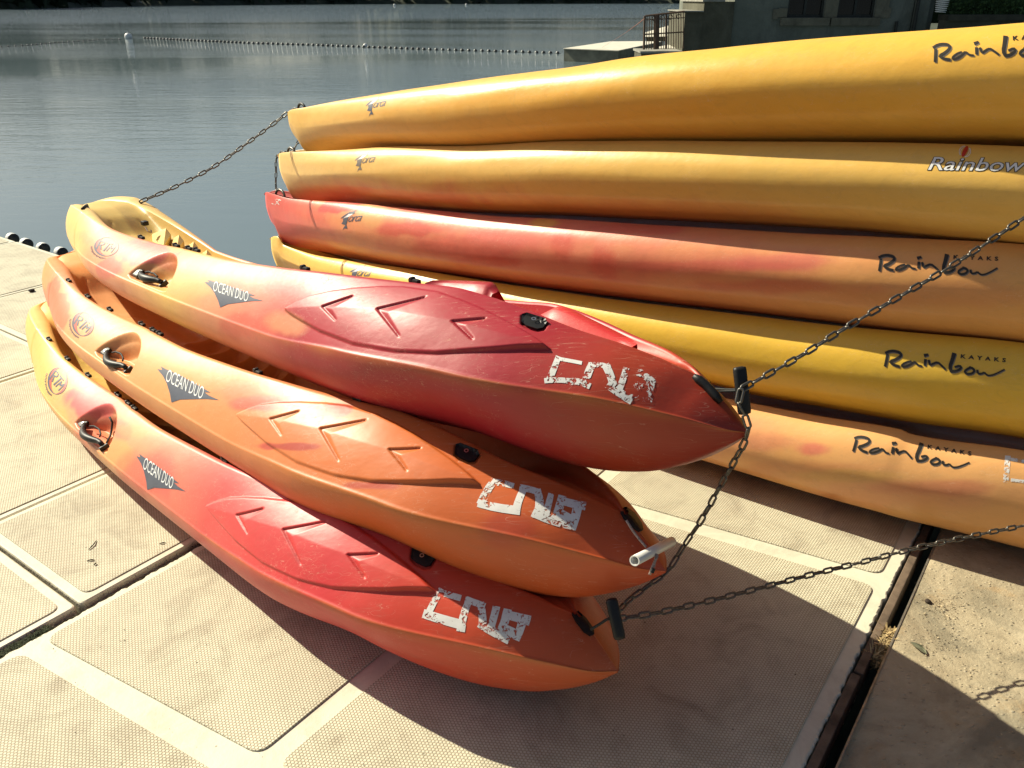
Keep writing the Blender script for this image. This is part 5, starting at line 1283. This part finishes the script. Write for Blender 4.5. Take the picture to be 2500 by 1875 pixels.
# front wall built round the window openings
xs_ = [wx(1790), wx(1921), wx(2010), wx(2043), wx(2133), wx(2226)]
bx('wall', xs_[0], xs_[5], YD + .02, YD + 8, zb_, zs_, M_STUC, bld); bx('wall', xs_[0], xs_[5], YD + .02, YD + 8, zw1, ztop_, M_STUC, bld)
for a_, b_ in ((0, 1), (2, 3), (4, 5)): bx('wall', xs_[a_], xs_[b_], YD + .021, YD + 7.9, zs_ - .002, zw1 + .002, M_STUC, bld)
bx('wall', xs_[0] + .01, xs_[5] - .01, YD + .6, YD + 7.8, zs_ - .01, zw1 + .01, M_FRAME, bld)
for (u0, u1) in wins:
    x0, x1 = wx(u0), wx(u1); bm = bmesh.new()
    for q in ((x0, x0 + .06, .10, .18, zs_, zw1), (x1 - .06, x1, .10, .18, zs_, zw1), (x0 + .061, x1 - .061, .105, .18, zs_, zs_ + .07), ((x0+x1)/2 - .03, (x0+x1)/2 + .03, .11, .17, zs_ + .071, zw1)):
        box_bm(bm, ((q[0]+q[1])/2, YD + (q[2]+q[3])/2, (q[4]+q[5])/2), (q[1]-q[0], q[3]-q[2], q[5]-q[4]))
    wn_ = bm_obj('window', bm, M_FRAME, bld)
    bx('pane', x0 + .062, (x0+x1)/2 - .032, YD + .15, YD + .16, zs_ + .072, zw1, M_GLASS, wn_); bx('pane', (x0+x1)/2 + .032, x1 - .062, YD + .15, YD + .16, zs_ + .072, zw1, M_GLASS, wn_)
    bx('sill', x0 - .16, x1 + .16, YD - .07, YD + .12, zs_ - .19, zs_ - .004, M_STON, wn_)
# stone quoins round the windows
for (u, w0) in ((1921, -.42), (1921, -.30), (2133, .0), (2133, .0)):
    pass
for i, (u0, u1, va, vb) in enumerate(((1898, 1920, 20, 42), (1886, 1920, 42, 43.5), (1886, 1898, 22, 47), (2011, 2042, -8, 43), (2134, 2165, -8, 18), (2134, 2172, 18, 43))):
    if vb - va < 3: continue
    z1_, z0_ = wz(va), wz(vb); bx('quoin', wx(u0), wx(u1), YD - .014, YD + .1, z0_, min(z1_, 2.9), M_STON, bld)
for zq in (2.05, 2.5): 
    bx('quoin', wx(1900), wx(1920), YD - .012, YD + .1, zq, zq + .40, M_STON, bld)
bx('roof_eave', xs_[0] - .4, xs_[5] + .5, YD - .5, YD + 8.4, ztop_, ztop_ + .25, M_CAP, bld)
# corner pilaster, drainpipe and recess to the right
bx('pilaster', wx(2226) + .03, wx(2262), YD - .05, YD + 1, zb_, 6.2, M_STUC, bld); bx('pilaster', wx(2272), wx(2284), YD + .2, YD + 1.5, zb_, 5.5, M_STUC, bld)
V, Fc = tube([(wx(2232), YD - .09, zb_), (wx(2229), YD - .09, 6.2)], .05, 8); mesh_obj('drainpipe', V, Fc, M_FRAME, bld)
V, Fc = tube([(wx(2190), YD - .03, zb_), (wx(2190), YD - .03, wz(52))], .04, 8); mesh_obj('drainpipe', V, Fc, M_FRAME, bld)
# stepped flank walls down to the lake
flank = empty('stepped_wall', (wx(1730), YD, .6)); tag(flank, 'dark damp stepped wall with pale copings between railing and building', 'wall')
bx('wall', wx(1716), wx(1790) - .004, YD - .02, YD + 3, zb_, wz(4), M_DARKW, flank); bx('coping', wx(1711), wx(1765), YD - .07, YD + 3.1, wz(4), wz(-4), M_CAP, flank)
bx('wall', wx(1671), wx(1716) - .004, YD - .03, YD + 2.4, zb_, wz(29), M_DARKW, flank); bx('coping', wx(1668), wx(1716) - .006, YD - .08, YD + 2.5, wz(29), wz(26), M_CAP, flank)
ter = empty('terrace', (wx(1620), YD, .6)); tag(ter, 'small pale stone landing with ramp behind the iron railing', 'terrace')
bx('landing', wx(1565), wx(1671) - .01, YD - .25, YD + 1.2, wz(127) - .02, wz(124), M_CAP, ter); bx('landing_base', wx(1568), wx(1671) - .02, YD - .2, YD + 1.1, zb_, wz(127) - .02, M_DARKW, ter)
P_ = [at_y(1590, 118, YD + .9), at_y(1668, 101, YD + 3.2), at_y(1668, 118, YD + .9)]
mesh_obj('ramp', [*P_, *(p + np.array([0, 0, -.1]) for p in P_)], [(0, 1, 2), (3, 5, 4), (0, 3, 4, 1), (0, 2, 5, 3)], M_RAFT, ter)
sl = [at_y(1572, 78, YD + 5), at_y(1672, 56, YD + 9), at_y(1672, 78, YD + 5), at_y(1572, 89, YD + 5)]
mesh_obj('far_pier', [at_y(1572, 80, YD + 8), at_y(1640, 60, YD + 12), at_y(1672, 58, YD + 12), at_y(1672, 78, YD + 8), at_y(1574, 90, YD + 7.6), at_y(1672, 88, YD + 7.6)], [(0, 3, 2, 1), (4, 5, 3, 0)], M_RAFT, ter)
mesh_obj('pier_face', [at_y(1576, 90.2, YD + 7.6), at_y(1672, 88.2, YD + 7.6), at_y(1672, 101, YD + 7.6), at_y(1578, 101, YD + 7.6)], [(0, 3, 2, 1)], M_DARKW, ter)
rail = empty('railing', (wx(1600), YD - .15, .6)); tag(rail, 'rusty wrought iron railing on the lakeside landing', 'railing')
YR = YD - .12
def rp(u, v): return at_y(u, v, YR)
for (a_, b_, r_) in (((1575, 39), (1671, 28), .025), ((1575, 84), (1671, 78), .018), ((1576, 49), (1671, 43), .012)):
    V, Fc = tube([rp(*a_), rp(*b_)], r_, 6); mesh_obj('rail', V, Fc, M_IRON, rail)
for i in range(17):
    u = 1574 + 5.9*i; vt = 39 - (u-1574)*.113; vb = 121 - (u-1574)*.03
    r_ = .03 if i in (0, 5, 9) else .011
    if i == 5: r_ = .06
    V, Fc = tube([rp(u, vt), rp(u - 2.0*(1 - i/17), vb)], r_, 6); mesh_obj('post' if r_ > .02 else 'baluster', V, Fc, M_IRON, rail)
for i in range(4):
    u = 1597 + i*20; c = Vector(rp(u, 45 - i*1.6)); Vr = [c + Vector((.055*math.cos(a_), 0, .055*math.sin(a_))) for a_ in [2*math.pi*k/10 for k in range(9)]]
    V, Fc = tube(Vr, .010, 5); mesh_obj('scroll', V, Fc, M_IRON, rail)
V, Fc = tube([at_y(1574, 45, YD - .15), at_y(1558, 58, YD + .3), at_y(1530, 78, YD + 1), at_y(1470, 116, YD + 12)], [.014, .011, .004, .003], 5)
tag(mesh_obj('mooring_rope', V, Fc, simple('orange_rope', (.30, .12, .08), .8, 0, 60, .3)), 'faded orange rope slanting from the railing down to the raft', 'rope')
# boundary wall, hedge and hanging wire coil at the right
bwall = empty('garden_wall', (wx(2400), YD - 2, .6)); tag(bwall, 'low dark garden wall under the hedge at the right edge', 'wall')
bx('wall', wx(2284), wx(2284) + 9, YD - .6, YD - .2, zb_, at_y(1250, 50, YD - .6)[2], M_DARKW, bwall); bx('coping', wx(2284), wx(2284) + 9, YD - .68, YD - .12, at_y(1250, 50, YD - .6)[2], at_y(1250, 36, YD - .6)[2], simple('dark_coping', (.05, .048, .03), .9, 0, 5, .3), bwall)
V = []; Fc = []
zh0 = at_y(1250, 38, YD)[2]
for _ in range(9000):
    x = random.uniform(wx(2288), wx(2284) + 9); y = YD + random.uniform(-.2, 1.8); z = zh0 + abs(random.gauss(0, .9)); z = min(z, zh0 + 3.0)
    if random.random() < .5: y = YD + random.uniform(-.35, .1)
    c = Vector((x, y, z)); s = random.uniform(.05, .13); d = Vector((random.gauss(0, .7), random.gauss(0, .7), random.gauss(.3, .8))).normalized()*s; w_ = d.cross(Vector((random.gauss(0, 1), random.gauss(0, 1), random.gauss(0, 1)))).normalized()*s*.32
    n0 = len(V); V += [c - w_*.4, c + d*.5 + w_, c + d, c + d*.5 - w_]; Fc.append((n0, n0+1, n0+2, n0+3))
V += [(wx(2284), YD + .5, zh0 - .2), (wx(2284) + 9, YD + .5, zh0 - .2), (wx(2284) + 9, YD + 1, zh0 + 2.2), (wx(2284), YD + 1, zh0 + 2.2)]; Fc.append((len(V)-4, len(V)-3, len(V)-2, len(V)-1))
tag(mesh_obj('hedge', V, Fc, M_HEDGE), 'dense green hedge above the garden wall at the top right', 'hedge')
coil = []; cxy = at_y(2303, -6, YD - 1.2)
for i in range(160):
    a_ = i*.55; r_ = .20*(1 - .35*(i/160)) ; coil.append((cxy[0] + r_*math.cos(a_), cxy[1] + r_*math.sin(a_)*.6, cxy[2] + .28 - .62*i/160))
V, Fc = tube(coil, .010, 5); tag(mesh_obj('wire_basket', V, Fc, M_PVC, smooth=True), 'pale coiled wire basket hanging in front of the hedge', 'basket')
# land behind the shore the building stands on
lm = [(wx(1690), YD + .3), (40, YD - 4), (60, 20), (60, 90), (20, 90), (wx(1800) + 3, YD + 12)]
mesh_obj('shore_ground', [(x, y, .3) for x, y in lm] + [(x, y, -1.2) for x, y in lm], [tuple(range(6))] + [(i, (i+1) % 6, (i+1) % 6 + 6, i + 6) for i in range(6)], M_EARTH)['kind'] = 'structure'
